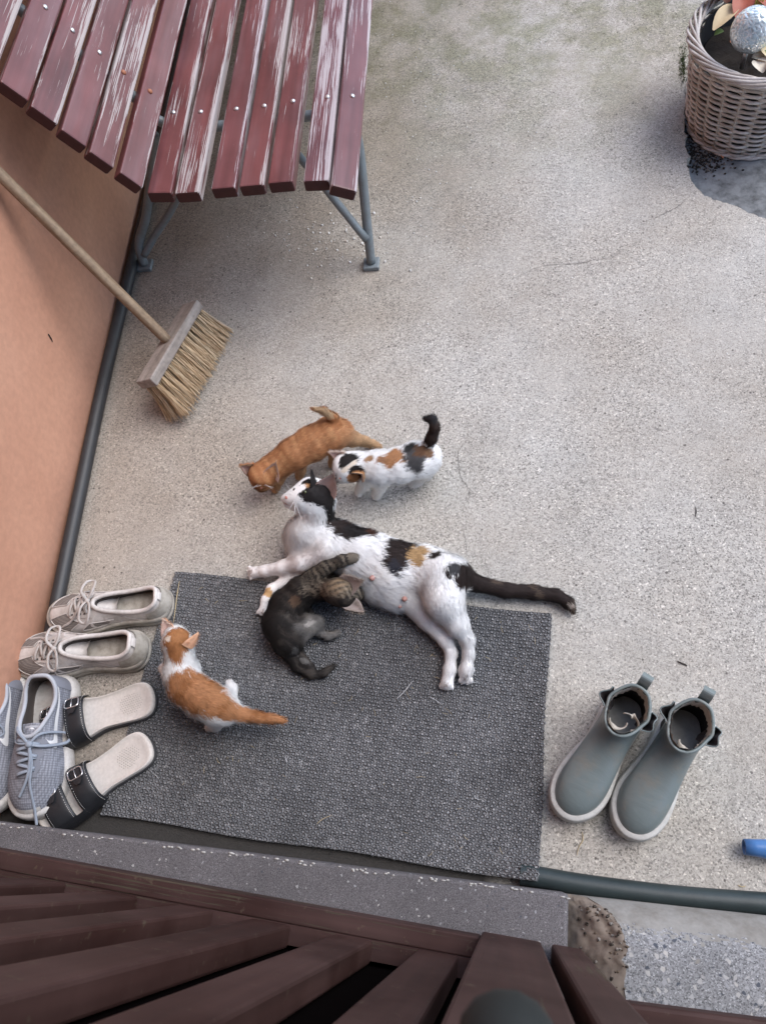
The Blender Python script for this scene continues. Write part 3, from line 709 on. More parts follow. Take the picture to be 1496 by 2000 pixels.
        sd_ = np.cross(t, Nn)*(width*(.6+.8*r.random(nfur)))[:, None]
        p0 = P-Nn*.0008; p1 = p0+d0*L_*.5; p2 = p1+d1*L_*.5
        for p_ in (p1, p2): p_[:, 2] = np.maximum(p_[:, 2], loc[2]+.001)
        VV = np.stack([p0-sd_, p0+sd_, p1-sd_*.75, p1+sd_*.75, p2], 1)
        base = (np.arange(nfur)*5)[:, None]
        me = mesh_np('fur', (VV.reshape(-1, 3)-loc), [base+np.array([[0, 1, 3, 2]]), base+np.array([[2, 3, 4]])], mat)
        Cf = s.colour(P, soft=.10); lum = Cf.mean(1); vr = np.where(lum > .6, .16, .42); Cf = Cf*(1.0-.6*vr+vr*r.random(nfur))[:, None]*(1+np.where(lum > .6, .04, .10)*snoise(P, 240, 3))[:, None]*(1-np.clip(.16*(-cl-.1), 0, .22))[:, None]; tone = np.array([.92, .94, .99, .99, 1.05])  # low clumps darkened: shadowy lines between tufts painted into the fur colour
        CC = np.clip(Cf[:, None, :]*tone[None, :, None], 0, .95)
        at = me.color_attributes.new('coat', 'FLOAT_COLOR', 'POINT'); at.data.foreach_set('color', np.concatenate([CC, np.ones((nfur, 5, 1))], 2).astype(np.float32).ravel())
        nn = Nn+.25*t; nn /= np.linalg.norm(nn, axis=1)[:, None]
        me.normals_split_custom_set_from_vertices(np.repeat(nn, 5, 0).tolist())
        f = inst('fur', me, o, WM[o.name], kind='stuff')
        return o
    def ear(s, base, tip, width, inward, outer, inner, thick=.0016, cup=.35, skin=None):
        """base, tip: (px,py,z); inward: world direction the hollow faces"""
        b_ = A(*base); t_ = A(*tip); ax_ = t_-b_; h_ = np.linalg.norm(ax_); ax_ /= h_
        f_ = np.array(inward, float); f_ -= ax_*(f_@ax_); f_ /= np.linalg.norm(f_); sdv = np.cross(ax_, f_)
        nu, nv = 9, 11; V = []; nrm = []
        for lay in (0, 1):
            for i in range(nu):
                u_ = i/(nu-1); wv = width*.5*(1-u_**1.5)*(1.0 if u_ > .15 else .92)+.0008
                for j in range(nv):
                    v_ = -1+2*j/(nv-1)
                    p = b_+ax_*(h_*u_-.004*(1-u_))+sdv*v_*wv-f_*(cup*width*(1-v_*v_)*(1-u_)**.7)
                    p = p-f_*(thick if lay == 0 else 0)*(1-.5*abs(v_)); V.append(p)
        F = grid_faces(nu, nv)+[f[::-1] for f in grid_faces(nu, nv, off=nu*nv)]; fm = [0]*((nu-1)*(nv-1))+[1]*((nu-1)*(nv-1))
        n0 = nu*nv
        for i in range(nu-1):
            F += [(i*nv, (i+1)*nv, n0+(i+1)*nv, n0+i*nv), (i*nv+nv-1, n0+i*nv+nv-1, n0+(i+1)*nv+nv-1, (i+1)*nv+nv-1)]; fm += [0, 0]
        o = obj('ear', V, F, [M['coat'], skin or M['ear_in']], s.o, fmat=fm)
        at = o.data.color_attributes.new('coat', 'FLOAT_COLOR', 'POINT'); C = np.tile(np.array(list(outer)+[1.]), (len(V), 1)); at.data.foreach_set('color', C.astype(np.float32).ravel())
        # hair tufts: inside pale, outside coat-coloured
        r = np.random.default_rng(len(V)+int(base[0])); k = 260; FV = []; FF = []; FC = []
        for i in range(k):
            u_ = r.random()**1.3*.92; v_ = r.uniform(-1, 1); out_ = r.random() < .62
            if not out_ and abs(v_) < .35: v_ = math.copysign(.6+.4*r.random(), v_)
            wv = width*.5*(1-u_**1.5)
            p = b_+ax_*h_*u_+sdv*v_*wv-f_*(cup*width*(1-v_*v_)*(1-u_)**.7+(thick if out_ else 0))
            d = ax_*.8+sdv*(-v_ if not out_ else .3*v_)*(.9 if not out_ else 1)+f_*(.35 if not out_ else -.3)+r.normal(0, .2, 3); d /= np.linalg.norm(d)
            L_ = (.009 if not out_ else .006)*(width/.03)**.5; sv = np.cross(d, f_); sv = sv/np.linalg.norm(sv)*.0005
            n_ = len(FV); FV += [p-sv, p+sv, p+d*L_]; FF.append((n_, n_+1, n_+2)); cc = np.array(outer if out_ else inner)*(.85+.3*r.random()); FC += [cc]*3
        hf_ = obj('ear_hair', FV, [np.array(FF)], M['coat'], o, kind='stuff')
        at = hf_.data.color_attributes.new('coat', 'FLOAT_COLOR', 'POINT'); at.data.foreach_set('color', np.c_[np.array(FC), np.ones(len(FC))].astype(np.float32).ravel())
    def spot(s, name, px, py, r, mat, sink=.0, flat=.6, up=None):
        p, n_ = s.snap(px, py); n_ = n_/np.linalg.norm(n_); a_ = np.cross(n_, [0, 0, 1.]); a_ /= np.linalg.norm(a_)+1e-9; b_ = np.cross(n_, a_)
        rr_ = np.broadcast_to(np.array(r, float), (2,)); V, F = ellipsoid(p-n_*sink, (rr_[0], rr_[1], min(rr_)*flat), R3=np.array([a_, b_, n_]).T)
        return obj(name, V, F, mat, s.o), p, n_
    def whiskers(s, px, py, dirs, L_=.04):
        p, n_ = s.snap(px, py); r = np.random.default_rng(int(px))
        for d in dirs:
            d = np.array(d, float); d /= np.linalg.norm(d); q = p+r.normal(0, .003, 3)
            V, F = tube([q, q+d*L_*.5, q+d*L_-np.array([0, 0, .004])], [.00045, .0004, .0002], 4); obj('whisker', V, F, M['whisk'], s.o)
def toes(px, py, z, r, spread, dirpx, n=4):
    """short extra chains for toes at a paw end"""
    d = np.array(dirpx, float); d /= np.hypot(*d); pr = np.array([-d[1], d[0]]); out_ = []
    for i in range(n):
        t = (i-(n-1)/2)*spread; o_ = -abs(t)*.25
        a_ = np.array([px, py])+pr*t*.7-d*4; b_ = np.array([px, py])+pr*t+d*(5+o_)
        out_.append((.003, .0008, [(a_[0], a_[1], z+.003, r), (b_[0], b_[1], z, r*.95)]))
    return out_
WHITE = (.89, .885, .88); BLACK = (.016, .013, .013); BRN = (.026, .017, .015); TAN = (.44, .28, .135); ORA = (.46, .215, .098); ORD = (.33, .13, .05); CREAM = (.50, .34, .20)
EARD = plain('dusky_ear_skin', (.30, .25, .235), .75, .25, 80)
KG = 'kittens around the mother cat'

# --- mother cat, lying on her side
z0 = .0
ch = [
 (.005, .009, [(557, 974, .144, .0120), (568, 973, .147, .0165), (586, 970, .147, .0265), (606, 964, .144, .0365), (620, 966, .136, .0365)]),     # head
 (.003, .005, [(561, 986, .132, .0100), (580, 988, .132, .0165)]),                                                                             # chin
 (.008, .008, [(590, 982, .142, .0200), (610, 982, .134, .0250)]),                                                                             # cheek
 (.015, .020, [(628, 984, .120, .030), (620, 1006, .102, .0365), (608, 1038, .075, .050), (650, 1062, .062, .056), (712, 1088, .056, .061), (770, 1115, .052, .066), (825, 1118, .052, .059), (872, 1128, .052, .052)]),
 (.014, .02, [(588, 1050, .055, .040), (600, 1085, .05, .040)]),                                                                             # breast
 (.016, .025, [(738, 1150, .035, .036), (775, 1160, .034, .040)]),                                                                           # belly
 (.004, .014, [(640, 1075, .085, .036), (592, 1098, .068, .0245), (555, 1108, .050, .0185), (520, 1115, .034, .0150), (497, 1118, .022, .0158)]),
 (.004, .010, [(605, 1110, .040, .026), (556, 1140, .026, .0175), (532, 1152, .024, .0155), (521, 1172, .020, .014), (516, 1192, .017, .0135)]),
 (.009, .020, [(862, 1128, .080, .052), (868, 1175, .082, .044), (893, 1220, .064, .026), (912, 1248, .046, .0165), (915, 1275, .036, .0135), (911, 1308, .026, .0150), (909, 1320, .022, .014)]),
 (.008, .012, [(808, 1165, .036, .042), (838, 1208, .032, .028), (872, 1252, .030, .0175), (881, 1275, .026, .0140), (878, 1308, .022, .0140), (873, 1334, .018, .0155)]),
 (.010, .014, [(890, 1118, .052, .030), (925, 1138, .036, .0195), (985, 1153, .024, .0175), (1040, 1157, .021, .0165), (1085, 1163, .019, .0150), (1108, 1176, .017, .0130), (1117, 1190, .015, .0095)]),
]
ch += toes(490, 1119, .018, .0062, 8, (-1, .15))+toes(514, 1197, .016, .0060, 7.5, (-.2, 1))+toes(910, 1328, .020, .0064, 8, (-.1, 1))+toes(872, 1341, .017, .0064, 8, (-.15, 1))
mo_ = Cat(ch, z0, .0036)
def mother_tail(s, P, C):
    q = proj(P); tl = (q[:, 0] > 884+14*snoise(P, 120, 2)) & (q[:, 1] < 1205) & (q[:, 1] > 1095+(q[:, 0] < 905)*4) & ((q[:, 0]-884)*.55+1092 > q[:, 1]-46+8*snoise(P, 90, 1))
    C[tl] = BRN; g = tl & (snoise(P, 60, 3) > .75); C[g] = (.085, .06, .045)
    tip = tl & (np.hypot(q[:, 0]-1112, q[:, 1]-1180) < 6); C[tip] = (.5, .42, .36); return C
mo_.paint(WHITE, [
 ('e', 668, 1022, (.030, .030, .05), BRN, .22), ('e', 692, 1030, (.030, .024, .05), BLACK, .22), ('e', 722, 1032, (.014, .018, .04), (.07, .03, .02), .25), ('e', 652, 1008, (.012, .016, .03), BLACK, .2),
 ('e', 778, 1062, (.032, .034, .05), BRN, .16), ('e', 766, 1092, (.024, .028, .05), BRN, .2), ('e', 758, 1110, (.012, .014, .03), (.03, .03, .04), .3), ('e', 812, 1080, (.021, .026, .04), TAN, .14), ('e', 845, 1078, (.012, .010, .02), BRN, .3),
 ('f', mother_tail), ('e', 890, 1110, (.012, .012, .03), (.06, .06, .065), .4),
 ('e', 520, 1160, (.012, .010, .02), (.62, .40, .2), .2),
 ('e', 612, 962, (.029, .025, .035), BLACK, .07), ('e', 628, 974, (.022, .018, .03), BLACK, .07), ('e', 640, 966, (.022, .024, .035), BLACK, .07), ('e', 606, 944, (.018, .014, .03), BLACK, .08), ('e', 645, 995, (.009, .014, .02), BLACK, .2),
 ('e', 580, 953, (.009, .006, .02), BLACK, .2), ('e', 594, 949, (.007, .004, .012), (.5, .28, .13), .2),
 ('l', (571, 962), (586, 954), .0075, WHITE, .15),
 ('e', 716, 1182, (.02, .012, .02), (.70, .68, .66), .3),
 ('l', (481, 1112), (488, 1114), .0013, (.42, .37, .35), 0), ('l', (480, 1119), (488, 1120), .0013, (.42, .37, .35), 0), ('l', (483, 1126), (490, 1125), .0013, (.42, .37, .35), 0), ('l', (906, 1331), (907, 1323), .0013, (.42, .37, .35), 0), ('l', (911, 1333), (911, 1324), .0013, (.42, .37, .35), 0), ('l', (917, 1331), (915, 1323), .0013, (.42, .37, .35), 0), ('l', (867, 1344), (869, 1336), .0013, (.42, .37, .35), 0), ('l', (872, 1346), (873, 1337), .0013, (.42, .37, .35), 0), ('l', (878, 1344), (877, 1336), .0013, (.42, .37, .35), 0), ('l', (511, 1202), (512, 1194), .0013, (.42, .37, .35), 0), ('l', (516, 1203), (517, 1195), .0013, (.42, .37, .35), 0),  # grey lines: shade in the creases between the toes, painted on
])
mo_.build('cat', 'white mother cat with black and tan patches lying stretched out, nursing', None, 150000, .00052, M['coat'], 'cat', seed=2, flen=1.0, lift=.28, jit=.20)
mo_.ear((608, 946, .170), (607, 916, .200), .034, (-.7, .2, .4), BLACK, (.1, .06, .05))
mo_.ear((634, 962, .164), (653, 925, .194), .056, (-.05, -.65, .7), BLACK, (.42, .34, .32), cup=.34)
mo_.spot('nose', 556, 974, (.0042, .0035), M['nose'], .000, .8)
mo_.spot('mouth', 560, 990, (.009, .0018), M['nose'], .0004, .5)
_, pe, ne = mo_.spot('eye', 593, 964, (.0055, .0038), M['eye'], .0014, .9)
V, F = ellipsoid(pe+ne*.0026, (.0028, .0028, .0018)); obj('pupil', V, F, M['pupil'], mo_.o.children[-1])
mo_.spot('eye', 567, 951, (.004, .003), M['pupil'], .001, .8)
mo_.spot('nipple', 728, 1133, (.0062, .0062), M['pad'], -.003, 1.3); mo_.spot('nipple', 789, 1172, (.0058, .0058), M['pad'], -.003, 1.2); mo_.spot('nipple', 779, 1186, (.0045, .0045), M['pad'], -.002, 1.2)
mo_.whiskers(574, 986, [(-.3, -.9, .2), (-.1, -1, .1), (.2, -.95, .25), (.4, -.9, .1)])
mo_.whiskers(566, 968, [(-.9, .4, .1), (-.8, .7, .2), (-.6, .8, .3)], .032)

# --- ginger kitten walking, head down
k1 = Cat([
 (.004, .010, [(510, 952, .048, .0135), (513, 942, .060, .022), (514, 930, .074, .0350), (528, 917, .082, .0325)]),
 (.009, .014, [(530, 914, .082, .027), (548, 904, .088, .032), (572, 888, .096, .0375), (608, 867, .100, .0405), (645, 848, .104, .0390), (662, 844, .098, .033)]),
 (.004, .010, [(553, 912, .075, .021), (545, 938, .040, .0135), (538, 955, .012, .0125)]),
 (.004, .010, [(578, 900, .075, .020), (588, 918, .040, .0130), (585, 930, .012, .0125)]),
 (.006, .012, [(655, 852, .092, .029), (688, 857, .062, .0195), (712, 862, .036, .0130), (728, 868, .014, .0115), (738, 872, .012, .0105)]),
 (.006, .010, [(645, 868, .080, .024), (655, 888, .045, .0150), (650, 905, .012, .0125)]),
 (.008, .008, [(657, 836, .112, .0150), (652, 818, .145, .0115), (634, 803, .170, .0090), (612, 799, .185, .0050)]),
], 0.0, .0032)
def ginger(s, P, C):
    n_ = .7*np.sin(P[:, 0]*330+P[:, 1]*150+2.5*snoise(P, 45, 3))+snoise(P, 60, 1)*.6; C[n_ > .35] = tuple(.5*a_+.5*b_ for a_, b_ in zip(ORA, ORD)); C[n_ < -.45] = (.52, .27, .125)
    q = proj(P); kk = (np.clip((.085-P[:, 2])/.04, 0, 1)*.55)[:, None]; C = C*(1-kk)+np.array(CREAM)*kk
    kk = (np.clip((q[:, 0]+.3*q[:, 1]-915)/34, 0, 1)*.62*(q[:, 1] > 836))[:, None]; C = C*(1-kk)+np.array((.46, .30, .17))*kk; return C
k1.paint(ORA, [('f', ginger), ('e', 652, 832, (.016, .012, .02), ORD, .3), ('l', (628, 803), (645, 822), .009, CREAM, .3)])
k1.build('kitten', 'plain ginger kitten walking behind the mother cat with its head down', KG, 70000, .00048, M['coat'], 'kitten', seed=3)
k1.ear((492, 920, .090), (468, 910, .104), .042, (-.2, -.7, .6), (.52, .23, .09), CREAM, cup=.30)
k1.ear((528, 934, .096), (539, 902, .126), .044, (.15, -.6, .75), (.56, .30, .14), (.72, .55, .42), cup=.30)
k1.spot('nose', 509, 957, (.003, .0025), M['nose'], 0, .8)
k1.whiskers(505, 950, [(-.9, -.3, .1), (-.8, -.6, .1)], .025); k1.whiskers(519, 950, [(.8, -.5, .1), (.9, -.2, .1)], .025)

# --- calico kitten
k2 = Cat([
 (.004, .008, [(664, 935, .074, .0130), (670, 926, .084, .0210), (679, 914, .098, .0365), (692, 911, .099, .0340)]),
 (.009, .014, [(694, 910, .100, .030), (714, 911, .098, .033), (740, 914, .096, .0395), (778, 910, .096, .0400), (812, 898, .098, .0405), (828, 894, .096, .035)]),
 (.004, .009, [(722, 926, .074, .026), (711, 945, .042, .0165), (703, 957, .015, .0150)]),
 (.004, .009, [(746, 930, .074, .026), (741, 951, .042, .0165), (736, 965, .015, .0150)]),
 (.006, .010, [(826, 906, .078, .0365), (830, 922, .045, .0190), (817, 936, .016, .0150), (808, 942, .014, .0140)]),
 (.006, .010, [(834, 892, .080, .034), (846, 904, .045, .0180), (838, 918, .016, .0150), (832, 924, .014, .0140)]),
 (.008, .008, [(832, 876, .118, .0155), (843, 856, .150, .0125), (849, 836, .176, .0105), (846, 820, .190, .0090), (834, 819, .190, .0075)]),
]+toes(701, 964, .010, .0045, 5, (-.2, 1), 3)+toes(735, 971, .010, .0045, 5, (-.1, 1), 3), 0.0, .0030)
DG = (.035, .033, .036)
k2.paint((.89, .885, .88), [
 ('e', 762, 893, (.024, .018, .03), (.42, .21, .10), .16), ('e', 755, 905, (.012, .016, .02), (.42, .21, .10), .2), ('e', 736, 893, (.008, .008, .02), (.38, .2, .11), .25),
 ('e', 800, 880, (.026, .017, .03), DG, .28), ('e', 812, 905, (.022, .026, .03), (.075, .072, .075), .28), ('e', 790, 875, (.012, .010, .02), (.03, .03, .03), .3), ('e', 822, 878, (.020, .014, .03), (.13, .065, .035), .35), ('e', 835, 890, (.010, .012, .02), (.20, .11, .06), .35),
 ('l', (836, 870), (848, 830), .020, (.04, .026, .022), .2), ('e', 838, 819, .018, DG, .2),
 ('e', 684, 895, (.019, .016, .03), BLACK, .14), ('e', 664, 906, (.010, .014, .02), BLACK, .16), ('e', 697, 925, (.017, .014, .03), BLACK, .16), ('e', 688, 943, (.014, .008, .02), (.42, .19, .08), .25), ('e', 712, 895, (.009, .006, .02), (.42, .25, .14), .3),
 ('l', (668, 925), (692, 908), .0045, (.74, .66, .56), .25),
])
k2.build('kitten', 'small calico kitten with white legs and a raised dark tail, standing on the concrete', KG, 70000, .00048, M['coat'], 'kitten', seed=4)
k2.ear((670, 896, .120), (642, 882, .134), .036, (-.5, -.5, .6), (.70, .62, .56), (.72, .55, .45))
k2.ear((696, 934, .112), (708, 926, .146), .036, (-.4, -.9, .2), (.66, .42, .24), (.75, .66, .58))
k2.spot('nose', 662, 939, (.003, .0025), M['nose'], 0, .8)

# --- tabby kitten suckling
MT = .008
k3 = Cat([
 (.003, .006, [(703, 1162, .056, .012), (690, 1160, .066, .0215), (670, 1158, .080, .0325), (658, 1156, .080, .0315)]),
 (.007, .010, [(652, 1152, .072, .024), (626, 1150, .064, .0255), (590, 1156, .058, .0350), (562, 1184, .054, .0395), (550, 1218, .052, .0410), (562, 1250, .048, .0370)]),
 (.004, .006, [(606, 1132, .068, .022), (636, 1109, .094, .0165), (668, 1095, .110, .0140), (686, 1091, .112, .0125), (694, 1090, .112, .0122)]),
 (.005, .009, [(575, 1234, .050, .036), (600, 1222, .046, .0260), (619, 1216, .038, .0165), (622, 1234, .024, .0115), (640, 1243, .019, .0105), (657, 1238, .019, .0108)]),
 (.003, .006, [(576, 1268, .028, .016), (594, 1292, .022, .0125), (608, 1304, .018, .0122)]),
 (.006, .006, [(560, 1268, .034, .020), (580, 1302, .020, .0120), (606, 1318, .017, .0105), (632, 1316, .016, .0098), (650, 1301, .016, .0065)]),
 (.004, .006, [(592, 1182, .040, .018), (606, 1202, .024, .0115), (602, 1213, .018, .0105)]),
], MT, .0030)
TB = (.019, .016, .015); TG = (.16, .135, .11)
def tabby(s, P, C):
    q = proj(P); d = snoise(P, 70, 2)
    # body: dark back, grizzled flanks towards the belly side
    g = (q[:, 0]-(548+.10*(q[:, 1]-1150)))/70+.35*d
    k = np.clip((g-.35)/.5, 0, 1)[:, None]*((q[:, 1] > 1196) & (q[:, 1] < 1258))[:, None]; C = C*(1-k)+np.array((.17, .16, .15))*k
    # stripes across arm, nape and head
    ar = (q[:, 1] < 1162+.10*(q[:, 0]-600)) & (q[:, 0] > 588)
    st_ = np.sin((q[:, 0]-.55*q[:, 1])*.50+2.2*snoise(P, 70, 4)+1.2*snoise(P, 160, 2)); tn = np.clip(.5+st_*.9, 0, 1)[:, None]*np.clip(.75+.5*snoise(P, 50, 5), .15, 1)[:, None]
    C = np.where(ar[:, None], np.array(TB)*(1-tn)+np.array((.185, .155, .12))*tn, C)
    C[ar & (q[:, 0] > 680) & (q[:, 1] < 1108)] = (.15, .128, .10)
    f = np.clip(1.25-np.hypot((q[:, 0]-660), (q[:, 1]-1142)*1.1)/26, 0, 1)*np.clip(.7+.6*np.sin(q[:, 1]*.5+q[:, 0]*.2+1.5*d), 0, 1); C = C*(1-f[:, None])+np.array((.30, .225, .145))*f[:, None]
    b2 = np.clip(np.sin((q[:, 1]*.8-.55*q[:, 0])*.28+2.0*d+1.0*snoise(P, 150, 1)), 0, 1)*(~ar)*(q[:, 0] > 543); C = C+np.array((.030, .025, .020))*b2[:, None]
    C[(np.hypot(q[:, 0]-580, q[:, 1]-1172) < 11+5*d)] = (.11, .068, .045)
    return C
k3.paint(TB, [('f', tabby), ('l', (580, 1272), (600, 1294), .008, (.12, .115, .11), .5), ('l', (600, 1224), (618, 1212), .005, (.32, .30, .28), .3)])
k3.build('kitten', 'dark tabby kitten curled on the mat, suckling at the mother cat', KG, 70000, .00048, M['coat'], 'kitten', seed=5)
k3.ear((672, 1146, .104), (709, 1134, .126), .052, (.2, -.3, .93), (.26, .22, .18), (.42, .38, .34), cup=.25, skin=EARD)
k3.ear((684, 1178, .092), (710, 1196, .106), .040, (.3, .2, .9), (.18, .15, .12), (.30, .26, .22), cup=.25, skin=EARD)

# --- ginger and white kitten from behind
k4 = Cat([
 (.005, .010, [(338, 1232, .110, .0140), (342, 1240, .118, .0230), (346, 1254, .122, .0320), (350, 1268, .116, .0290)]),
 (.010, .014, [(350, 1270, .112, .027), (352, 1290, .104, .030), (352, 1312, .098, .0345), (366, 1342, .094, .0385), (396, 1364, .088, .0395), (425, 1380, .078, .0380), (438, 1385, .072, .033)]),
 (.004, .009, [(332, 1305, .080, .019), (322, 1306, .045, .0125), (324, 1303, .020, .0120)]),
 (.004, .009, [(372, 1302, .080, .020), (382, 1306, .045, .0125), (384, 1302, .020, .0120)]),
 (.006, .010, [(430, 1368, .060, .030), (447, 1360, .030, .0170), (453, 1348, .020, .0130), (450, 1338, .019, .0120)]),
 (.006, .010, [(420, 1394, .060, .028), (422, 1412, .028, .0160), (412, 1418, .020, .0125)]),
 (.009, .008, [(440, 1386, .078, .0220), (466, 1394, .072, .0165), (500, 1401, .066, .0125), (530, 1404, .062, .0095), (550, 1407, .060, .0065)]),
], MT, .0031)
k4.paint((.89, .885, .88), [
 ('e', 366, 1340, (.042, .040, .06), ORA, .12), ('e', 395, 1360, (.045, .040, .06), ORA, .12), ('e', 430, 1380, (.030, .026, .05), ORA, .12), ('l', (440, 1388), (552, 1408), .022, ORA, .1), ('e', 345, 1320, (.022, .018, .05), ORA, .15),
 ('e', 346, 1252, (.028, .028, .03), (.46, .215, .098), .12), ('e', 352, 1238, (.022, .02, .03), (.46, .21, .085), .12), ('e', 344, 1275, (.016, .022, .03), (.44, .19, .075), .15), ('e', 325, 1240, (.006, .006, .01), (.8, .7, .6), .2),
 ('f', lambda s, P, C: np.where(((np.abs(C[:, :1]-ORA[0]) < .02) & (snoise(P, 70, 4)+.5*snoise(P, 180, 1) > .45)[:, None]), np.array((.35, .145, .055)), C)),
 ('e', 310, 1300, (.012, .03, .05), (.89, .885, .88), .2), ('e', 415, 1416, (.026, .010, .05), (.89, .885, .88), .2), ('e', 454, 1346, (.016, .018, .03), (.89, .885, .88), .15),
])
k4.build('kitten', 'ginger and white kitten seen from behind on the mat beside the shoes', KG, 70000, .00048, M['coat'], 'kitten', seed=6)
k4.ear((330, 1238, .138), (319, 1208, .150), .036, (-.3, .6, .6), (.62, .36, .22), (.75, .6, .5))
k4.ear((370, 1254, .134), (388, 1234, .150), .038, (.3, .7, .4), (.66, .40, .26), (.75, .64, .56))
# ------------------------------------------------------------------ shoes
OUT = [(0, 0), (.085, .03), (.115, .12), (.108, .3), (.112, .45), (.142, .62), (.158, .75), (.138, .875), (.078, .968), (0.008, 1.0), (-.066, .975), (-.118, .90), (-.142, .78), (-.130, .62), (-.100, .45), (-.105, .3), (-.115, .12), (-.085, .03)]
class Shoe:
    """heel at y=0, toe at +y; rings of na points go from the outline up to the collar"""
    def __init__(s, L, opening, zs, bez, left=False, na=72, nu=16, spring=.012, wid=1.0, opw=1.0):
        s.L, s.na, s.nu, s.zs = L, na, nu, zs
        o = spline(OUT, na, True)*L; o[:, 0] *= wid
        op = spline(opening, na, True)*L; op[:, 0] *= opw
        if left: o[:, 0] *= -1; op[:, 0] *= -1
        s.out = o; s.op = op; s.spring = spring
        d = np.hypot(o[:, 0]-op[:, 0], o[:, 1]-op[:, 1]); s.b = np.clip((d-.02)/.085, 0, 1)*(o[:, 1] > op[:, 1])
        s.bez = bez
    def tz(s, y): return s.spring*np.clip((y/s.L-.72)/.28, 0, 1)**2+.25*s.spring*np.clip((.12-y/s.L)/.12, 0, 1)**2
    def pt(s, u):
        """ring at u (0 sole .. 1 collar)"""
        b = s.b; B = s.bez
        h1 = B['h1'][0]+(B['h1'][1]-B['h1'][0])*b; h2 = B['h2'][0]+(B['h2'][1]-B['h2'][0])*b
        v1 = B['v1'][0]+(B['v1'][1]-B['v1'][0])*b; v2 = B['v2'][0]+(B['v2'][1]-B['v2'][0])*b
        c1, c2, c3 = 3*u*(1-u)**2, 3*u*u*(1-u), u**3
        h = c1*h1+c2*h2+c3; v = c1*v1+c2*v2+c3
        x = s.out[:, 0]*(1-h)+s.op[:, 0]*h; y = s.out[:, 1]*(1-h)+s.op[:, 1]*h
        z0_ = s.zs+s.tz(s.out[:, 1]); z = z0_*(1-v)+s.op[:, 2]*v
        return np.stack([x, y, z], 1)
    def upper(s): return np.array([s.pt(u) for u in np.linspace(0, 1, s.nu)])
    def surf(s, a, u, lift=0.0):
        """point at angular index a (float) and u"""
        r = s.pt(u); i = int(math.floor(a)) % s.na; f = a-math.floor(a); p = r[i]*(1-f)+r[(i+1) % s.na]*f
        if lift:
            r2 = s.pt(min(1, u+.02)); q = r2[i]*(1-f)+r2[(i+1) % s.na]*f; t = r[(i+1) % s.na]-r[i]; n = np.cross(t, q-p); n /= np.linalg.norm(n)+1e-9
            ce = s.out.mean(0); 
            if n[2] < 0 and abs(n[2]) > .3 or (n[:2]@(p[:2]-ce[:2]) < 0 and abs(n[2]) <= .3): n = -n
            p = p+n*lift
        return p
    def top(s, x, y):
        if not hasattr(s, '_d'): s._d = np.array([s.pt(u) for u in np.linspace(0, 1, 40)]).reshape(-1, 3)
        d = np.hypot(s._d[:, 0]-x, s._d[:, 1]-y); i = np.argsort(d)[:6]; return float(np.average(s._d[i, 2], weights=1/(d[i]+.0005)))
    def sole(s, name, mat, root, h, grow=.004, groove=True, rows=None):
        o = s.out.copy(); c = o.mean(0); t = np.roll(o, -1, 0)-np.roll(o, 1, 0); n = np.stack([t[:, 1], -t[:, 0]], 1); n /= np.linalg.norm(n, axis=1)[:, None]
        if ((o-c)*n).sum() < 0: n = -n
        rows = rows or [(0, .0), (.0, .002), (grow, .004), (grow, h*.45), (grow*.6, h*.5), (grow, h*.55), (grow*.9, h-.002), (grow*.4, h), (-.006, h)]
        V = []
        for g, z in rows:
            q = o+n*g; V += [(q[i, 0], q[i, 1], z+s.tz(q[i, 1])*(.6+.4*z/h)) for i in range(s.na)]
        F = grid_faces(len(rows), s.na, True); F.append(tuple(range(s.na))); F.append(tuple((len(rows)-1)*s.na+i for i in range(s.na)))
        return obj(name, V, F, mat, root, local=True)
    def ring_strip(s, amin, amax, u0, u1, lift, na=14, nu_=4):
        V = [s.surf(amin+(amax-amin)*i/(na-1), u0+(u1-u0)*j/(nu_-1), lift) for i in range(na) for j in range(nu_)]
        return V, grid_faces(na, nu_)
    def body(s, mats, root, thick=.004, inner_grow=1.05, zin=.03, name='upper'):
        Gd = s.upper(); rim = s.op.copy(); c = rim.mean(0)
        inner = []
        for k, (sc_, zf) in enumerate([(.96, 1.0), (.92, .985), (.93, .8), (1.0, .45), (inner_grow, 0.0)]):
            q = rim.copy(); q[:, :2] = c[:2]+(q[:, :2]-c[:2])*sc_; q[:, 2] = zin+(rim[:, 2]-zin)*zf; inner.append(q)
        V = np.concatenate([Gd.reshape(-1, 3)]); obj(name, V, grid_faces(s.nu, s.na, True), mats[0], root, local=True)
        I = np.concatenate([rim]+inner); F = grid_faces(len(inner)+1, s.na, True); F.append(tuple(len(inner)*s.na+i for i in range(s.na)))
        obj('lining', I, F, mats[1], root, local=True)
def place_by(pa, pb):
    """heading from heel pixel to toe pixel: returns root loc, rz"""
    d = pb-pa; return math.atan2(d[1], d[0])-math.pi/2
def shoe_thing(name, label, cat, heel, toe, group):
    rz = place_by(heel, toe); return thing(name, label, cat, (heel[0], heel[1], heel[2] if len(heel) > 2 else 0), rz, group)
def lace_tube(root, pts, r, mat, name='lace', n=40, flat=.45):
    r = r*1.2
    V, F = tube(spline(pts, n), r, 6, flat=flat); return obj(name, V, F, mat, root, local=True)

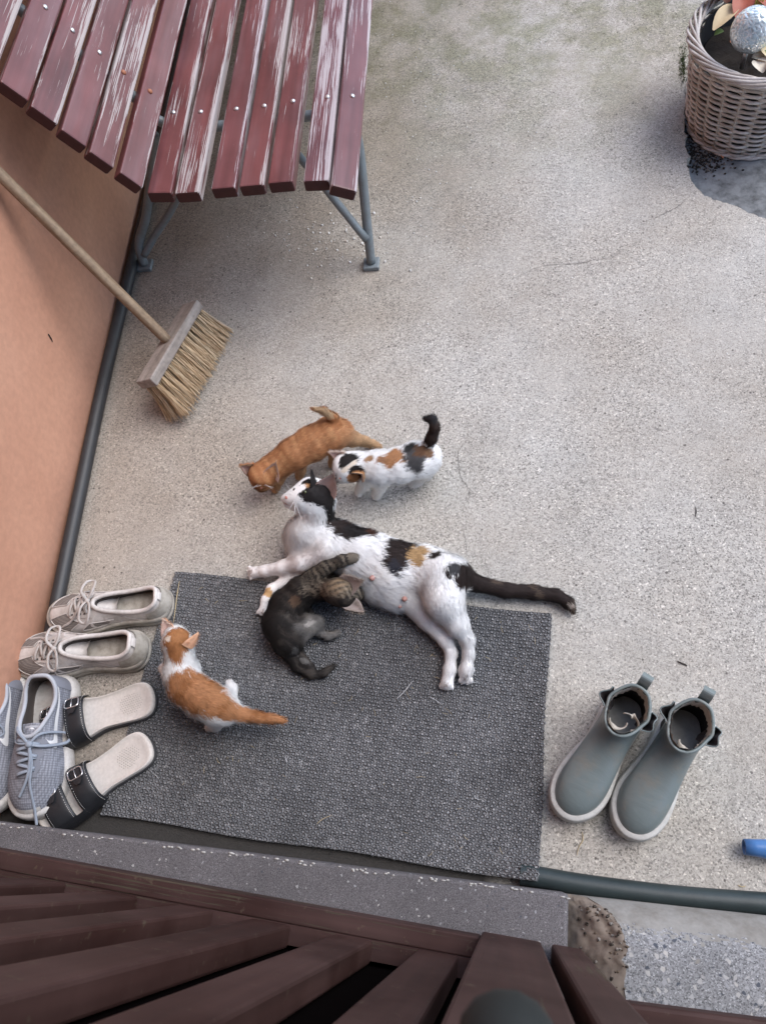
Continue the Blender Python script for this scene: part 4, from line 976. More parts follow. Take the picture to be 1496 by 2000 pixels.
# worn off-white trainers
m_leather = mat_dirty('worn_white_leather', (.62, .585, .56), (.24, .20, .165), 16, .6, .6)
m_meshw = mat_mesh_fabric('worn_beige_mesh', (.28, .25, .23), 300)
m_lin = plain('grey_lining', (.26, .245, .24), .9, .15, 60); m_dark = plain('dark_shoe_inside', (.055, .046, .042), .95, .2, 60)
m_lacew = mat_dirty('off_white_lace', (.48, .45, .43), (.28, .24, .20), 30, .5, .8)
m_sole_d = mat_dirty('dirty_cream_sole', (.44, .41, .36), (.16, .135, .105), 28, .85, .8)
LOWOP = [(0, .035, .255), (.055, .05, .245), (.082, .13, .215), (.080, .24, .20), (.074, .34, .215), (.064, .44, .24), (.046, .51, .255), (.025, .545, .262), (.006, .555, .264), (-.018, .55, .262), (-.040, .52, .257), (-.060, .45, .242), (-.072, .35, .215), (-.078, .24, .20), (-.080, .13, .215), (-.055, .05, .245)]
# same number of control points as OUT so that rings do not twist
def fit(op, n=18):
    return [tuple(p) for p in spline(op, n, True)]
LOW = fit([(x, y, z*1.12) for x, y, z in LOWOP])
BEZ_LOW = dict(h1=(.0, .03), h2=(.45, .46), v1=(.35, .58), v2=(.75, .66))
TG_ = 'worn off-white trainers by the wall'
def trainer(label, heel, toe, left, hide=None):
    L = np.linalg.norm((toe-heel)[:2]); t = shoe_thing('trainer', label, 'shoe', heel, toe, TG_)
    s = Shoe(L, LOW, .030, BEZ_LOW, left, wid=1.14, opw=1.14); s.sole('sole', m_sole_d, t, .036, .006); s.body((m_leather, m_dark), t, zin=.036)
    V, F = tube(s.op+[0, 0, .001], .0052, 8, closed=True); obj('collar', V, F, m_leather, t, local=True)
    # heel counter, sticking out behind
    V = [s.surf(a_, u_, .0022)+np.array([0, -.007*(1-u_)*max(0, 1-abs(a_)/9), 0]) for a_ in np.linspace(-9, 9, 19) for u_ in np.linspace(.02, .7, 6)]
    obj('heel_counter', V, grid_faces(19, 6), m_sole_d, t, local=True)
    V = [s.surf(a_, u_, .0045) for a_ in np.linspace(-1.6, 1.6, 6) for u_ in np.linspace(.72, 1.0, 5)]; obj('pull_tab', V, grid_faces(6, 5), m_leather, t, local=True)
    # mesh windows on the toe box and quarter
    na = s.na
    for a0, a1, u0, u1 in ((26, 33.5, .22, .62), (38.5, 46, .22, .62), (17, 23, .25, .6), (49, 55, .25, .6)):
        V, F = s.ring_strip(a0, a1, u0, u1, .0011, 12, 8); obj('mesh_panel', V, F, m_meshw, t, local=True)
        b_ = [s.surf(a0, u, .0016) for u in np.linspace(u0, u1, 8)]+[s.surf(a, u1, .0016) for a in np.linspace(a0, a1, 10)][1:]+[s.surf(a1, u, .0016) for u in np.linspace(u1, u0, 8)][1:]+[s.surf(a, u0, .0016) for a in np.linspace(a1, a0, 10)][1:-1]
        V, F = tube(b_, .0012, 5, closed=True); obj('piping', V, F, m_leather, t, local=True)
    for sd_ in (1, -1):
        for u0, u1, a0, a1 in ((.10, .75, 10, 15.5), (.05, .80, 14, 20.5), (.05, .85, 18.5, 25)):
            V = []
            for i in range(12):
                q = i/11; aa_ = a0+(a1-a0)*q**1.3; uu_ = u0+(u1-u0)*q
                for w_ in (-.55, 0, .55): V.append(s.surf((aa_+w_) if sd_ > 0 else na-(aa_+w_), uu_, .0019 if w_ == 0 else .0008))
            obj('side_stripe', V, grid_faces(12, 3), m_leather, t, local=True)
    V, F = s.ring_strip(31, 41, .0, .16, .0026, 16, 6); obj('toe_cap', V, F, m_leather, t, local=True)
    # throat panel with eyelets and laces
    y0, y1 = .57*L, .76*L; V = []
    for i in range(9):
        for j in range(7):
            x = (-1+2*j/6)*(.030-.006*i/8); y = y0+(y1-y0)*i/8; V.append((x, y, s.top(x, y)+.0032))
    obj('lace_stay', V, grid_faces(9, 7), m_leather, t, local=True)
    V = []
    for i in range(9):
        for j in range(5):
            x = (-1+2*j/4)*.013; y = y0-.004+(y1-y0)*.9*i/8; V.append((x, y, s.top(x, y)+.0046))
    obj('tongue', V, grid_faces(9, 5), m_meshw, t, local=True)
    V = []
    for i in range(7):
        for j in range(7):
            x = (-1+2*j/6)*.026; y = .40*L+(.19*L)*i/6; V.append((x, y, .262*L-.5*abs(x)-.030*((6-i)/6)**1.3+.012*(i == 0)))
    obj('tongue', V, grid_faces(7, 7), m_leather, t, local=True)
    for i in range(5):
        y = y0+.006+(y1-y0-.012)*i/4
        for sx_ in (-1, 1):
            x = sx_*(.021-.0008*i); V, F = ellipsoid((x, y, s.top(x, y)+.0040), (.0024, .0024, .0010), nu=5, nv=8); obj('eyelet', V, F, m_dark, t, local=True)
        xa = .020; sk = .006*(1 if i % 2 else -1)
        lace_tube(t, [(-xa, y-sk, s.top(-xa, y)+.0045), (-xa*.4, y-sk*.4, s.top(0, y)+.0085), (xa*.4, y+sk*.4, s.top(0, y)+.0085), (xa, y+sk, s.top(xa, y)+.0045)], .0028, m_lacew, n=12)
    kx, ky = (.004 if left else -.004), y0+.004; kz = s.top(kx, ky)+.012; sg = -1 if left else 1
    V, F = ellipsoid((kx, ky, kz), (.007, .006, .005)); obj('knot', V, F, m_lacew, t, local=True)
    def loop(dx, dy, lz): 
        return [(kx, ky, kz), (kx+dx*.35-dy*.25, ky+dy*.35+dx*.25, kz+lz), (kx+dx*.85-dy*.2, ky+dy*.85+dx*.2, kz+lz*.4), (kx+dx, ky+dy, kz-.004), (kx+dx*.85+dy*.22, ky+dy*.85-dx*.22, kz+lz*.1), (kx+dx*.35+dy*.2, ky+dy*.35-dx*.2, kz+lz*.5), (kx, ky, kz+.001)]
    lace_tube(t, loop(sg*.052, .004, .010), .0027, m_lacew); lace_tube(t, loop(-sg*.048, -.006, .012), .0027, m_lacew)
    lace_tube(t, [(kx, ky, kz), (kx+sg*.018, ky+.020, kz-.002), (kx+sg*.036, ky+.05, s.top(kx+sg*.036, ky+.05)+.004), (kx+sg*.040, ky+.085, s.top(kx+sg*.04, ky+.085)+.003)], .0026, m_lacew, n=20)
    lace_tube(t, [(kx, ky, kz), (kx-sg*.020, ky+.010, kz), (kx-sg*.042, ky+.018, s.top(kx-sg*.042, ky+.018)+.003), (kx-sg*.052, ky+.022, s.top(kx-sg*.05, ky+.022)-.004)], .0026, m_lacew, n=20)
    return s, t
trainer('worn off-white trainer nearest the hose, farther of the pair, toe against the wall', A(333, 1178, .022)*[1, 1, 0], A(107, 1207, .022)*[1, 1, 0], True)
trainer('worn off-white trainer beside the grey running shoe, with a big loose lace bow', A(287, 1268, .022)*[1, 1, 0], A(40, 1290, .022)*[1, 1, 0], False)

# grey running shoes with white sole and swoosh mark
m_run = N('grey_blue_mesh')
_v = m_run.voro(210, rand=.15); _c = m_run.mix(m_run.ramp(_v, (.30, 1.0), (.62, 0.0)), (.15, .16, .19), (.27, .285, .33))
_c = m_run.mix(1.0, _c, m_run.ramp(m_run.noise(14, 5), (.3, .8), (.7, 1.1)), 'MULTIPLY'); m_run = m_run.fin(_c, .8, m_run.bump(_v, .5, -.0008))
m_suede = plain('grey_overlay', (.19, .20, .235), .75, .12, 40); m_rim = plain('pale_grey_collar', (.40, .42, .46), .8, .12, 60)
m_wsole = mat_dirty('white_foam_sole', (.50, .49, .475), (.24, .20, .16), 20, .5, .6); m_white = plain('white_print', (.62, .63, .64), .45, .05)
m_lace2 = plain('blue_grey_lace', (.26, .30, .36), .8, .15, 90)
m_black = plain('black_leather', (.014, .015, .018), .45, .25, 60)
RUNOP = fit([(x*1.0, y if y < .2 else .2+(y-.2)*.80, z*1.3+(.015 if y > .3 else 0)) for x, y, z in LOWOP])
def runner(label, heel, toe, left, lean=0):
    L = np.linalg.norm((toe-heel)[:2]); t = shoe_thing('running_shoe', label, 'shoe', heel, toe, 'grey running shoes on the corner by the step')
    s = Shoe(L, RUNOP, .028, BEZ_LOW, left, wid=1.40, opw=1.48, spring=.02)
    s.sole('sole', m_wsole, t, .038, .0055, rows=[(-.002, 0), (.005, .003), (.009, .012), (.010, .022), (.0078, .033), (.004, .038), (-.006, .038)]); s.body((m_run, m_dark), t, zin=.034)
    V, F = tube(s.op+[0, 0, .001], .0046, 8, closed=True); obj('collar', V, F, m_rim, t, local=True)
    sg = -1 if left else 1
    aa = (lambda a_: a_ if not left else a_)
    # swoosh mark on the outer side: tapered hooked band
    def swoosh(side):
        V = []; nS = 22
        for i in range(nS):
            q = i/(nS-1)                         # 0 heel tip .. 1 hook tip
            a_ = 6.5+q*17; uc = .93-.42*q**.8+2.6*max(0, q-.80)**1.25; wv = .016+.17*math.sin(min(1, q*1.02)*math.pi)*q**1.2
            if q > .93: wv *= max(.15, (1-q)/.07)
            for k in (-1, 0, 1): V.append(s.surf(a_ if side > 0 else s.na-a_, min(.97, max(.02, uc+k*wv)), .0012))
        obj('swoosh_mark', V, grid_faces(nS, 3), m_white, t, local=True)
    swoosh(1)
    swoosh(-1)
    V = [s.surf(a_, u_, .0014) for a_ in np.linspace(-8, 8, 17) for u_ in np.linspace(.05, .95, 6)]; obj('heel_counter', V, grid_faces(17, 6), m_suede, t, local=True)
    y0, y1 = .50*L, .76*L; V = []
    for i in range(13):
        for j in range(9):
            sc = .034+.003*math.sin(i*1.6); x = (-1+2*j/8)*(sc-.010*i/12); y = y0+(y1-y0)*i/12; V.append((x, y, s.top(x, y)+.0024))
    obj('lace_stay', V, grid_faces(13, 9), m_suede, t, local=True)
    V = []
    for i in range(9):
        for j in range(7):
            x = (-1+2*j/6)*.026; y = .38*L+(.18*L)*i/8; V.append((x, y, .365*L-.35*abs(x)-.010*((8-i)/8)))
    obj('tongue', V, grid_faces(9, 7), m_run, t, local=True)
    ty = .40*L; V = [(x, y, .368*L-.35*abs(x)-.009) for x in np.linspace(-.015, .015, 5) for y in np.linspace(ty, ty+.022, 3)]; lab = obj('tongue_label', V, grid_faces(5, 3), m_rim, t, local=True)
    V = []
    for i in range(10):
        q = i/9; x = -.010+.020*q; y = ty+.013-.004*math.sin(q*math.pi)*1.6+.006*q**2-.003*(1-q); wv = .0022*math.sin(min(1, q+.06)*math.pi)*(1.2-q)+.0003
        V += [(x, y-wv, .368*L-.35*abs(x)-.0082), (x, y+wv, .368*L-.35*abs(x)-.0082)]
    obj('tongue_mark', V, grid_faces(10, 2), m_white, lab, local=True)
    for i in range(6):
        y = y0+.006+(y1-y0-.016)*i/5; xa = .025-.0014*i; sk = .005*(1 if i % 2 else -1)
        lace_tube(t, [(-xa, y-sk, s.top(-xa, y)+.004), (-xa*.5, y-sk*.5, s.top(0, y)+.0085), (xa*.5, y+sk*.5, s.top(0, y)+.0085), (xa, y+sk, s.top(xa, y)+.004)], .0030, m_lace2, n=14)
    kx, ky = -.010*sg, y0+.012; kz = s.top(kx, ky)+.012
    V, F = ellipsoid((kx, ky, kz), (.008, .007, .006)); obj('knot', V, F, m_lace2, t, local=True)
    T_ = lambda x, y, h=.004: (x, y, s.top(x, y)+h)
    lace_tube(t, [(kx, ky, kz), T_(kx-sg*.02, ky-.022, .014), T_(kx-sg*.045, ky-.030, .010), T_(kx-sg*.050, ky-.010, .006), T_(kx-sg*.025, ky+.002, .010), (kx, ky, kz)], .0028, m_lace2)
    lace_tube(t, [(kx, ky, kz), T_(kx+sg*.025, ky-.026, .016), T_(kx+sg*.045, ky-.040, .008), T_(kx+sg*.052, ky-.022, .006), T_(kx+sg*.03, ky-.004, .010), (kx, ky, kz)], .0028, m_lace2)
    lace_tube(t, [(kx, ky, kz), T_(kx-sg*.003, ky+.03, .012), T_(kx+sg*.004, ky+.065, .007), T_(kx+sg*.022, ky+.098, .004)], .0028, m_lace2)
    lace_tube(t, [(kx, ky, kz), T_(kx-sg*.006, ky+.035, .010), T_(kx-sg*.002, ky+.075, .006), T_(kx-sg*.006, ky+.12, .004), T_(kx-sg*.010, ky+.15, .004)], .0028, m_lace2)
    V, F = s.ring_strip(33, 40, .02, .20, .0018, 12, 5); obj('toe_bumper', V, F, m_wsole, t, local=True)
    return s, t
runner('grey running shoe with a white swoosh mark, laces undone, beside the black sandals', A(105, 1322, .04)*[1, 1, 0], A(74, 1594, .022)*[1, 1, 0], False)
runner('grey running shoe cut off by the left picture edge, beside its mate', A(12, 1322, .04)*[1, 1, 0], A(-26, 1590, .022)*[1, 1, 0], True)

# black sandals
m_cream = mat_dirty('cream_footbed', (.64, .605, .57), (.44, .40, .35), 14, .4, .7); m_dsole = plain('dark_grey_sole', (.055, .055, .058), .8, .2, 50)
m_hole = plain('footbed_dimple', (.40, .37, .34), .9); m_silver = plain('silver_buckle', (.70, .70, .71), .25, .1, 80, Metallic=.9); m_stitch = plain('pale_stitching', (.55, .54, .52), .8)
def sandal(label, heel, toe, left, straps):
    L = np.linalg.norm((toe-heel)[:2]); t = shoe_thing('sandal', label, 'sandal', heel, toe, 'black sandals between the shoes and the mat')
    s = Shoe(L, LOW, .02, BEZ_LOW, left, wid=1.27, spring=.004); s.sole('sole', m_dsole, t, .020, .002)
    o = s.out; c = o.mean(0); V = []; rows = [(1.0, .0195), (1.005, .027), (.985, .031), (.955, .0318), (.90, .0285), (.80, .0262), (.55, .0255), (.25, .0258)]
    for k, z in rows:
        q = c+(o-c)*k; V += [(q[i, 0], q[i, 1], z) for i in range(s.na)]
    F = grid_faces(len(rows), s.na, True)+[tuple((len(rows)-1)*s.na+i for i in range(s.na))]
    fb = obj('footbed', V, F, m_cream, t, local=True)
    mb = MB(); rz_ = np.random.default_rng(4)
    for i in range(10):
        for j in range(9):
            x = (j-4)*.0048; y = .10*L+i*.0052+.0026*(j % 2)
            if (x/.021)**2+((y-.20*L)/(.028))**2 < 1: mb.add(*ellipsoid((x, y, .0262), (.0013, .0013, .0006), nu=4, nv=7))
    mb.build('dimples', m_hole, fb, local=True, kind='stuff')
    sg = -1 if left else 1
    def halfw(y):
        i = np.argsort(np.abs(o[:, 1]-y))[:8]; return o[i, 0].max(), -o[i, 0].min()
    def band(y0, y1, hgt, skew=0.0, name='strap', cut=0):
        V = []; nx_, ny_ = 22, 7; lines = []
        for i in range(nx_):
            th = math.pi*i/(nx_-1)
            for j in range(ny_):
                y = y0+(y1-y0)*j/(ny_-1)
                wr, wl = halfw(y); wr += .004; wl += .004
                cx_ = (wr-wl)/2; hw = (wr+wl)/2
                V.append((cx_+hw*math.copysign(abs(math.cos(th))**.8, math.cos(th)), y+skew*math.cos(th), .012+hgt*math.sin(th)**.75*(1-.08*abs(j/(ny_-1)*2-1)**3)))
        V = np.array(V); V2 = V.copy(); V2[:, 2] -= .0022; ce = V.mean(0); V2[:, 0] = V2[:, 0]*.985
        F = grid_faces(nx_, ny_)+[f[::-1] for f in grid_faces(nx_, ny_, off=len(V))]; n0 = len(V)
        for i in range(nx_-1): F += [(i*ny_, (i+1)*ny_, n0+(i+1)*ny_, n0+i*ny_), (i*ny_+ny_-1, n0+i*ny_+ny_-1, n0+(i+1)*ny_+ny_-1, (i+1)*ny_+ny_-1)]
        st_ = obj(name, np.concatenate([V, V2]), F, m_black, t, local=True)
        Gv = V.reshape(nx_, ny_, 3); mb = MB()
        for edge_, k in ((0, .55), (ny_-1, ny_-1.55)):
            j0 = int(k); f = k-j0; ln_ = Gv[:, j0]*(1-f)+Gv[:, min(j0+1, ny_-1)]*f; ln_ = spline(ln_, 120)+[0, 0, .0007]
            for q in range(2, 116, 3): V_, F_ = tube(ln_[q:q+2], .0006, 4); mb.add(V_, F_)
        mb.build('stitching', m_stitch, st_, local=True, kind='stuff')
        return Gv, st_
    def buckle(Gv, st_, i0, side=1):
        p = Gv[i0, 3]; tx = Gv[i0+1, 3]-Gv[i0-1, 3]; tx /= np.linalg.norm(tx); ty_ = Gv[i0, 5]-Gv[i0, 1]; ty_ /= np.linalg.norm(ty_); nz = np.cross(tx, ty_); nz = nz if nz[2] > 0 else -nz
        a_, b_ = .012, .0155; pts_ = []
        for k in range(28):
            th = 2*math.pi*k/28; cx, sx_ = math.cos(th), math.sin(th); pts_.append(p+nz*.0035+tx*a_*math.copysign(abs(cx)**.5, cx)+ty_*b_*math.copysign(abs(sx_)**.5, sx_))
        V, F = tube(pts_, .0017, 6, closed=True); bk_ = obj('buckle', V, F, m_silver, t, local=True)
        V, F = tube([p+nz*.004+ty_*b_*0-tx*a_, p+nz*.0048+tx*a_], .0012, 6); obj('prong', V, F, m_silver, bk_, local=True)
        # strap tongue through the buckle
        V = []
        for k in range(8):
            for q in (-1, 0, 1):
                w_ = .0095*(1 if k < 6 else (.85 if k == 6 else .45)); V.append(p+tx*(-.012+.0055*k)*1.0+ty_*w_*q+nz*(.0022+.0012*(q == 0)))
        obj('strap_tongue', V, grid_faces(8, 3), m_black, t, local=True)
    for y0, y1, hg, bi in straps:
        Gv, st_ = band(y0*L, y1*L, hg); buckle(Gv, st_, bi)
    # piece that joins the two straps along the inner side
    V = []
    for i in range(8):
        y = (straps[0][0]+.02)*L+((straps[-1][1]-.02)-(straps[0][0]+.02))*L*i/7; wr, wl = halfw(y)
        for k in range(5):
            th = k/4*.62; xx = (wr+.0045)*math.cos(th)**.8 if sg < 0 else -(wl+.0045)*math.cos(th)**.8; V.append((xx, y, .012+straps[0][2]*math.sin(th)**.75-.001))
    obj('strap_joint', V, grid_faces(8, 5), m_black, t, local=True)
    return s, t
sandal('black sandal with cream footbed next to the trainers, the upper one of the pair', A(300, 1358, .03)*[1, 1, 0], A(76, 1438, .02)*[1, 1, 0], False, [(.55, .71, .046, 7), (.77, .93, .038, 7)])
sandal('black sandal with cream footbed and two silver buckles next to the step', A(292, 1448, .03)*[1, 1, 0], A(78, 1604, .02)*[1, 1, 0], False, [(.48, .645, .046, 8), (.71, .90, .040, 8)])

# grey-green rubber ankle boots
m_rub = N('grey_green_rubber'); _c = m_rub.mix(m_rub.noise(9, 4), (.135, .165, .165), (.175, .21, .21)); _c = m_rub.mix(m_rub.math('MULTIPLY', m_rub.ramp(m_rub.noise(26, 6, .7), (.50, 0.0), (.70, 1.0)), .6), _c, (.22, .21, .18))
m_rub = m_rub.fin(_c, .36, m_rub.bump(m_rub.noise(1.0, 3, src=m_rub.map((9, 30, 40)), dist=.8), .35, .004, m_rub.bump(m_rub.noise(70, 3), .2, .001)))
m_foxing = mat_dirty('pale_grey_foxing', (.48, .475, .45), (.26, .23, .19), 40, .4, .6); m_elastic = plain('dark_elastic_gore', (.055, .048, .05), .9, .3, 300); m_blin = mat_dirty('torn_cream_lining', (.52, .48, .42), (.22, .18, .14), 30, .6, .9)
m_inside = plain('shaded_boot_inside', (.014, .012, .012), .95, .3, 60)  # shade inside the boot is put into this near-black lining colour
BT = .545
BOOTOP = [(0, .03, BT+.01), (.085, .055, BT), (.135, .13, BT-.012), (.160, .19, BT-.02), (.140, .26, BT-.022), (.118, .32, BT-.018), (.075, .375, BT-.015), (0.0, .40, BT-.015), (-.075, .375, BT-.015), (-.118, .32, BT-.018), (-.140, .26, BT-.022), (-.160, .19, BT-.02), (-.135, .13, BT-.012), (-.085, .055, BT)]
def boot(label, heel, toe, left):
    L = np.linalg.norm((toe-heel)[:2]); t = shoe_thing('ankle_boot', label, 'boot', heel, toe, 'grey-green rubber boots beside the mat')
    s = Shoe(L, fit(BOOTOP), .030, dict(h1=(.02, .02), h2=(.55, .90), v1=(.38, .50), v2=(.62, .24)), left, nu=26, wid=1.14, opw=.90, spring=.006)
    s.sole('sole', m_foxing, t, .0405, .006, rows=[(.000, 0), (.007, .002), (.009, .006), (.0095, .014), (.0078, .0155), (.0095, .017), (.009, .026), (.0072, .0275), (.0088, .029), (.0075, .038), (.005, .0405), (-.004, .0405)])
    s.body((m_rub, m_inside), t, zin=.04, inner_grow=1.0)
    V, F = tube(s.op+[0, 0, .0005], .0032, 8, closed=True); obj('collar', V, F, m_rub, t, local=True)
    # torn lining standing proud of the rim, in ragged pieces
    r = np.random.default_rng(12+left); na = s.na; c = s.op.mean(0); V = []; nn = 72
    for i in range(nn):
        a_ = i; k = .905-.03*max(0, math.sin(i*.7))+r.normal(0, .010); hh = .0095+.008*max(0, snoise(np.array([[i*.02, .3, .1]]), 60, 3)[0])+r.normal(0, .0008); dn = -.012-.012*r.random()
        for j, (zz, kk) in enumerate(((hh, k), (-.004, k-.008), (dn, k-.015-.03*(r.random() < .15)))):
            q = s.op[i]; V.append((c[0]+(q[0]-c[0])*kk, c[1]+(q[1]-c[1])*kk, q[2]+zz-.004))
    obj('torn_lining', V, grid_faces(nn, 3, True) if False else [(i*3+j, ((i+1) % nn)*3+j, ((i+1) % nn)*3+j+1, i*3+j+1) for i in range(nn) for j in range(2)], m_blin, t, local=True)
    for k0, (cx, cy) in enumerate(((.02, .30), (-.05, .27)) if left else ((-.035, .31),)):
        P = [(cx*L+.013*math.cos(q)*(1+.1*q), cy*L+.013*math.sin(q), BT*L-.022+.003*q) for q in np.linspace(.2+k0*2, 3.6+k0*2, 9)]
        V, F = tube(spline(P, 20), .0050*(1+.3*k0), 6, flat=.2, upv=(1, 0, .2)); obj('lining_curl', V, F, m_blin, t, local=True)
    # elastic gores bulging out at both sides
    for sd_ in (1, -1):
        V = []; ng, mg = 15, 8
        for i in range(ng):
            th = math.pi*(i/(ng-1)); yy = (.20-.075*math.cos(th))*L
            for j in range(mg):
                q = j/(mg-1); out_ = .138*L+(.016*math.sin(th)**1.4+.004*math.sin(th*4+sd_))*(1-q)**.8; zz = (BT-.012)*L+.004*math.sin(th*2+sd_)*(1-q)-.062*q
                V.append((sd_*(out_-.012*q), yy*(1-.0*q)+(.20*L-yy)*q*.75, zz))
        g = obj('elastic_gore', V, grid_faces(ng, mg), m_elastic, t, local=True)
        rim = np.array([V[i*mg] for i in range(ng)]); V2, F2 = tube(rim, .0014, 5); obj('gore_hem', V2, F2, m_rub, g, local=True)
        V2, F2 = tube(np.array([(sd_*.135*L, y_*L, (BT-.02)*L) for y_ in (.12, .2, .28)]), .0016, 5); obj('gore_hem', V2, F2, m_foxing, g, local=True)
    # pull tab at the back
    P = spline([(0, .022*L, BT*L-.022), (0, .005*L, BT*L+.004), (0, -.035*L, BT*L+.016), (0, -.075*L, BT*L+.010)], 12); V = []
    for p in P:
        for q in (-1, -.5, .5, 1): V.append((p[0]+q*.0105, p[1], p[2]))
    V = np.array(V); V2 = V-[0, .0, .0026]; n0 = len(V); F = grid_faces(12, 4)+[f[::-1] for f in grid_faces(12, 4, off=n0)]
    for i in range(11): F += [(i*4, n0+i*4, n0+(i+1)*4, (i+1)*4), (i*4+3, (i+1)*4+3, n0+(i+1)*4+3, n0+i*4+3)]
    F += [(44, 45, n0+45, n0+44), (45, 46, n0+46, n0+45), (46, 47, n0+47, n0+46)]
    obj('pull_tab', np.concatenate([V, V2]), F, m_rub, t, local=True, smooth=False)
    # seam ring low on the foot
    return s, t
def boot_at(label, toepx, colpx, left):
    L = .262; toe = A(*toepx, .012); o_ = A(*colpx, BT*L); d = (toe-o_)*[1, 1, 0]; d /= np.linalg.norm(d); toe[2] = 0; heel = toe-d*L
    return boot(label, heel, toe, left)
boot_at('grey-green rubber ankle boot nearest the mat, with torn collar', (1098, 1590), (1228, 1382), True)
boot_at('grey-green rubber ankle boot farther from the mat, with torn collar', (1222, 1628), (1350, 1413), False)

# ------------------------------------------------------------------ wicker basket and what is in it
bc = np.array([.705, 1.955, -.028]); RB_, RT_, BH = .155, .192, .245
wick = []
for i, c in enumerate(((.50, .47, .44), (.56, .53, .50), (.42, .38, .345))): wick.append(mat_dirty('grey_willow_%d' % i, c, (.20, .16, .13), 45, .4, .7))
bas = thing('wicker_basket', 'round grey wicker basket used as a planter, standing on the stone paving', 'basket', tuple(bc))
NS = 26; rows = 27
prof_ = lambda z: RB_+(RT_-RB_)*(z/BH)**.85
rr = np.random.default_rng(9)
for k in range(rows):
    z = .012+(BH-.030)*k/(rows-1); n = NS*6; th = np.linspace(0, 2*math.pi, n, endpoint=False); ph = rr.normal(0, .03)
    amp = .0052*(1+rr.normal(0, .1)); rad = prof_(z)+amp*np.cos(th*NS/2+math.pi*(k % 2))+.0012*np.sin(th*5+rr.uniform(0, 6))
    P = np.stack([rad*np.cos(th), rad*np.sin(th), z+.0008*np.sin(th*7+rr.uniform(0, 6))], 1)
    V, F = tube(P, .0039*(1+rr.normal(0, .06)), 6, closed=True, upv=(0, 0, 1)); obj('woven_strand', V, F, wick[int(rr.integers(0, 3))], bas, local=True)
st_me = None
for k in range(NS):
    th = 2*math.pi*(k+.5)/NS
    P = [(prof_(z)*math.cos(th), prof_(z)*math.sin(th), z) for z in np.linspace(.004, BH+.012, 6)]
    V, F = tube(P, .0042, 6); obj('stake', V, F, wick[2], bas, local=True)
for k in range(7):       # twisted border
    n = 150; th = np.linspace(0, 2*math.pi, n, endpoint=False); ph = 2*math.pi*k/7
    a_ = th*4+ph+.3*np.sin(th*6+k); P = np.stack([(RT_+.002+.013*np.cos(a_))*np.cos(th), (RT_+.002+.013*np.cos(a_))*np.sin(th), BH+.004+.009*np.sin(a_)], 1)
    V, F = tube(P, .0040, 6, closed=True, upv=(0, 0, 1)); obj('border_strand', V, F, wick[k % 3], bas, local=True)
for k in range(3):       # thick foot ring
    n = 120; th = np.linspace(0, 2*math.pi, n, endpoint=False); a_ = th*8+2.1*k
    P = np.stack([(RB_+.004+.005*np.cos(a_))*np.cos(th), (RB_+.004+.005*np.cos(a_))*np.sin(th), .006+.004*np.sin(a_)], 1)
    V, F = tube(P, .0046, 6, closed=True, upv=(0, 0, 1)); obj('foot_strand', V, F, wick[1], bas, local=True)
# dark plastic liner and soil
V = []; lin = [(RT_-.020, BH-.004), (RT_-.026, BH-.03), (RB_-.02, .03)]
for r_, z in lin: V += [(r_*math.cos(q), r_*math.sin(q), z) for q in np.linspace(0, 2*math.pi, 40, endpoint=False)]
obj('liner', V, grid_faces(3, 40, True)+[tuple(80+i for i in range(40))], plain('black_liner', (.015, .016, .018), .5), bas, local=True)
so = npmat(bc+[0, 0, BH-.055]); V = [(0, 0, .01)]; 
for i in range(1, 9):
    for q in np.linspace(0, 2*math.pi, 40, endpoint=False): r_ = (RT_-.035)*i/8; V.append((r_*math.cos(q), r_*math.sin(q), .01*math.cos(r_*12)+rr.normal(0, .0035)))
F = [(0, 1+i, 1+(i+1) % 40) for i in range(40)]+[f for f in grid_faces(8, 40, True, 1)]
obj('potting_soil', V, F, M['soil'], None, m=so, local=True, label='dark potting soil filling the wicker basket', cat='soil')
def leaf(root, base, d, L, wv, mat, droop=.3, name='leaf'):
    d = np.array(d, float); d /= np.linalg.norm(d); sd_ = np.cross(d, [0, 0, 1.]); sd_ /= np.linalg.norm(sd_)+1e-9; up = np.cross(sd_, d); V = []
    for i in range(9):
        u = i/8; wd = wv*math.sin(math.pi*min(1, u*.93+.05))**.7
        for q in (-1, -.5, 0, .5, 1): V.append(base+d*L*u+sd_*wd*q*.5+up*(abs(q)*wd*.22)-np.array([0, 0, droop*L*u*u]))
    return obj(name, V, grid_faces(9, 5), mat, root)
lm = [plain('cream_leaf', (.55, .44, .26), .6, .25, 30), plain('red_leaf', (.30, .07, .035), .55, .4, 30), plain('orange_leaf', (.48, .19, .09), .6, .3, 30), plain('green_leaf', (.10, .17, .045), .6, .3, 30), plain('pale_leaf', (.62, .56, .46), .6, .2, 30), plain('yellow_stem', (.42, .36, .07), .6, .2, 30)]
pl = thing('potted_plant', 'red, orange and cream leaved plant growing in the wicker basket', 'plant', tuple(bc+[.05, .02, BH-.05]))
pb = A(1462, 22, .235)
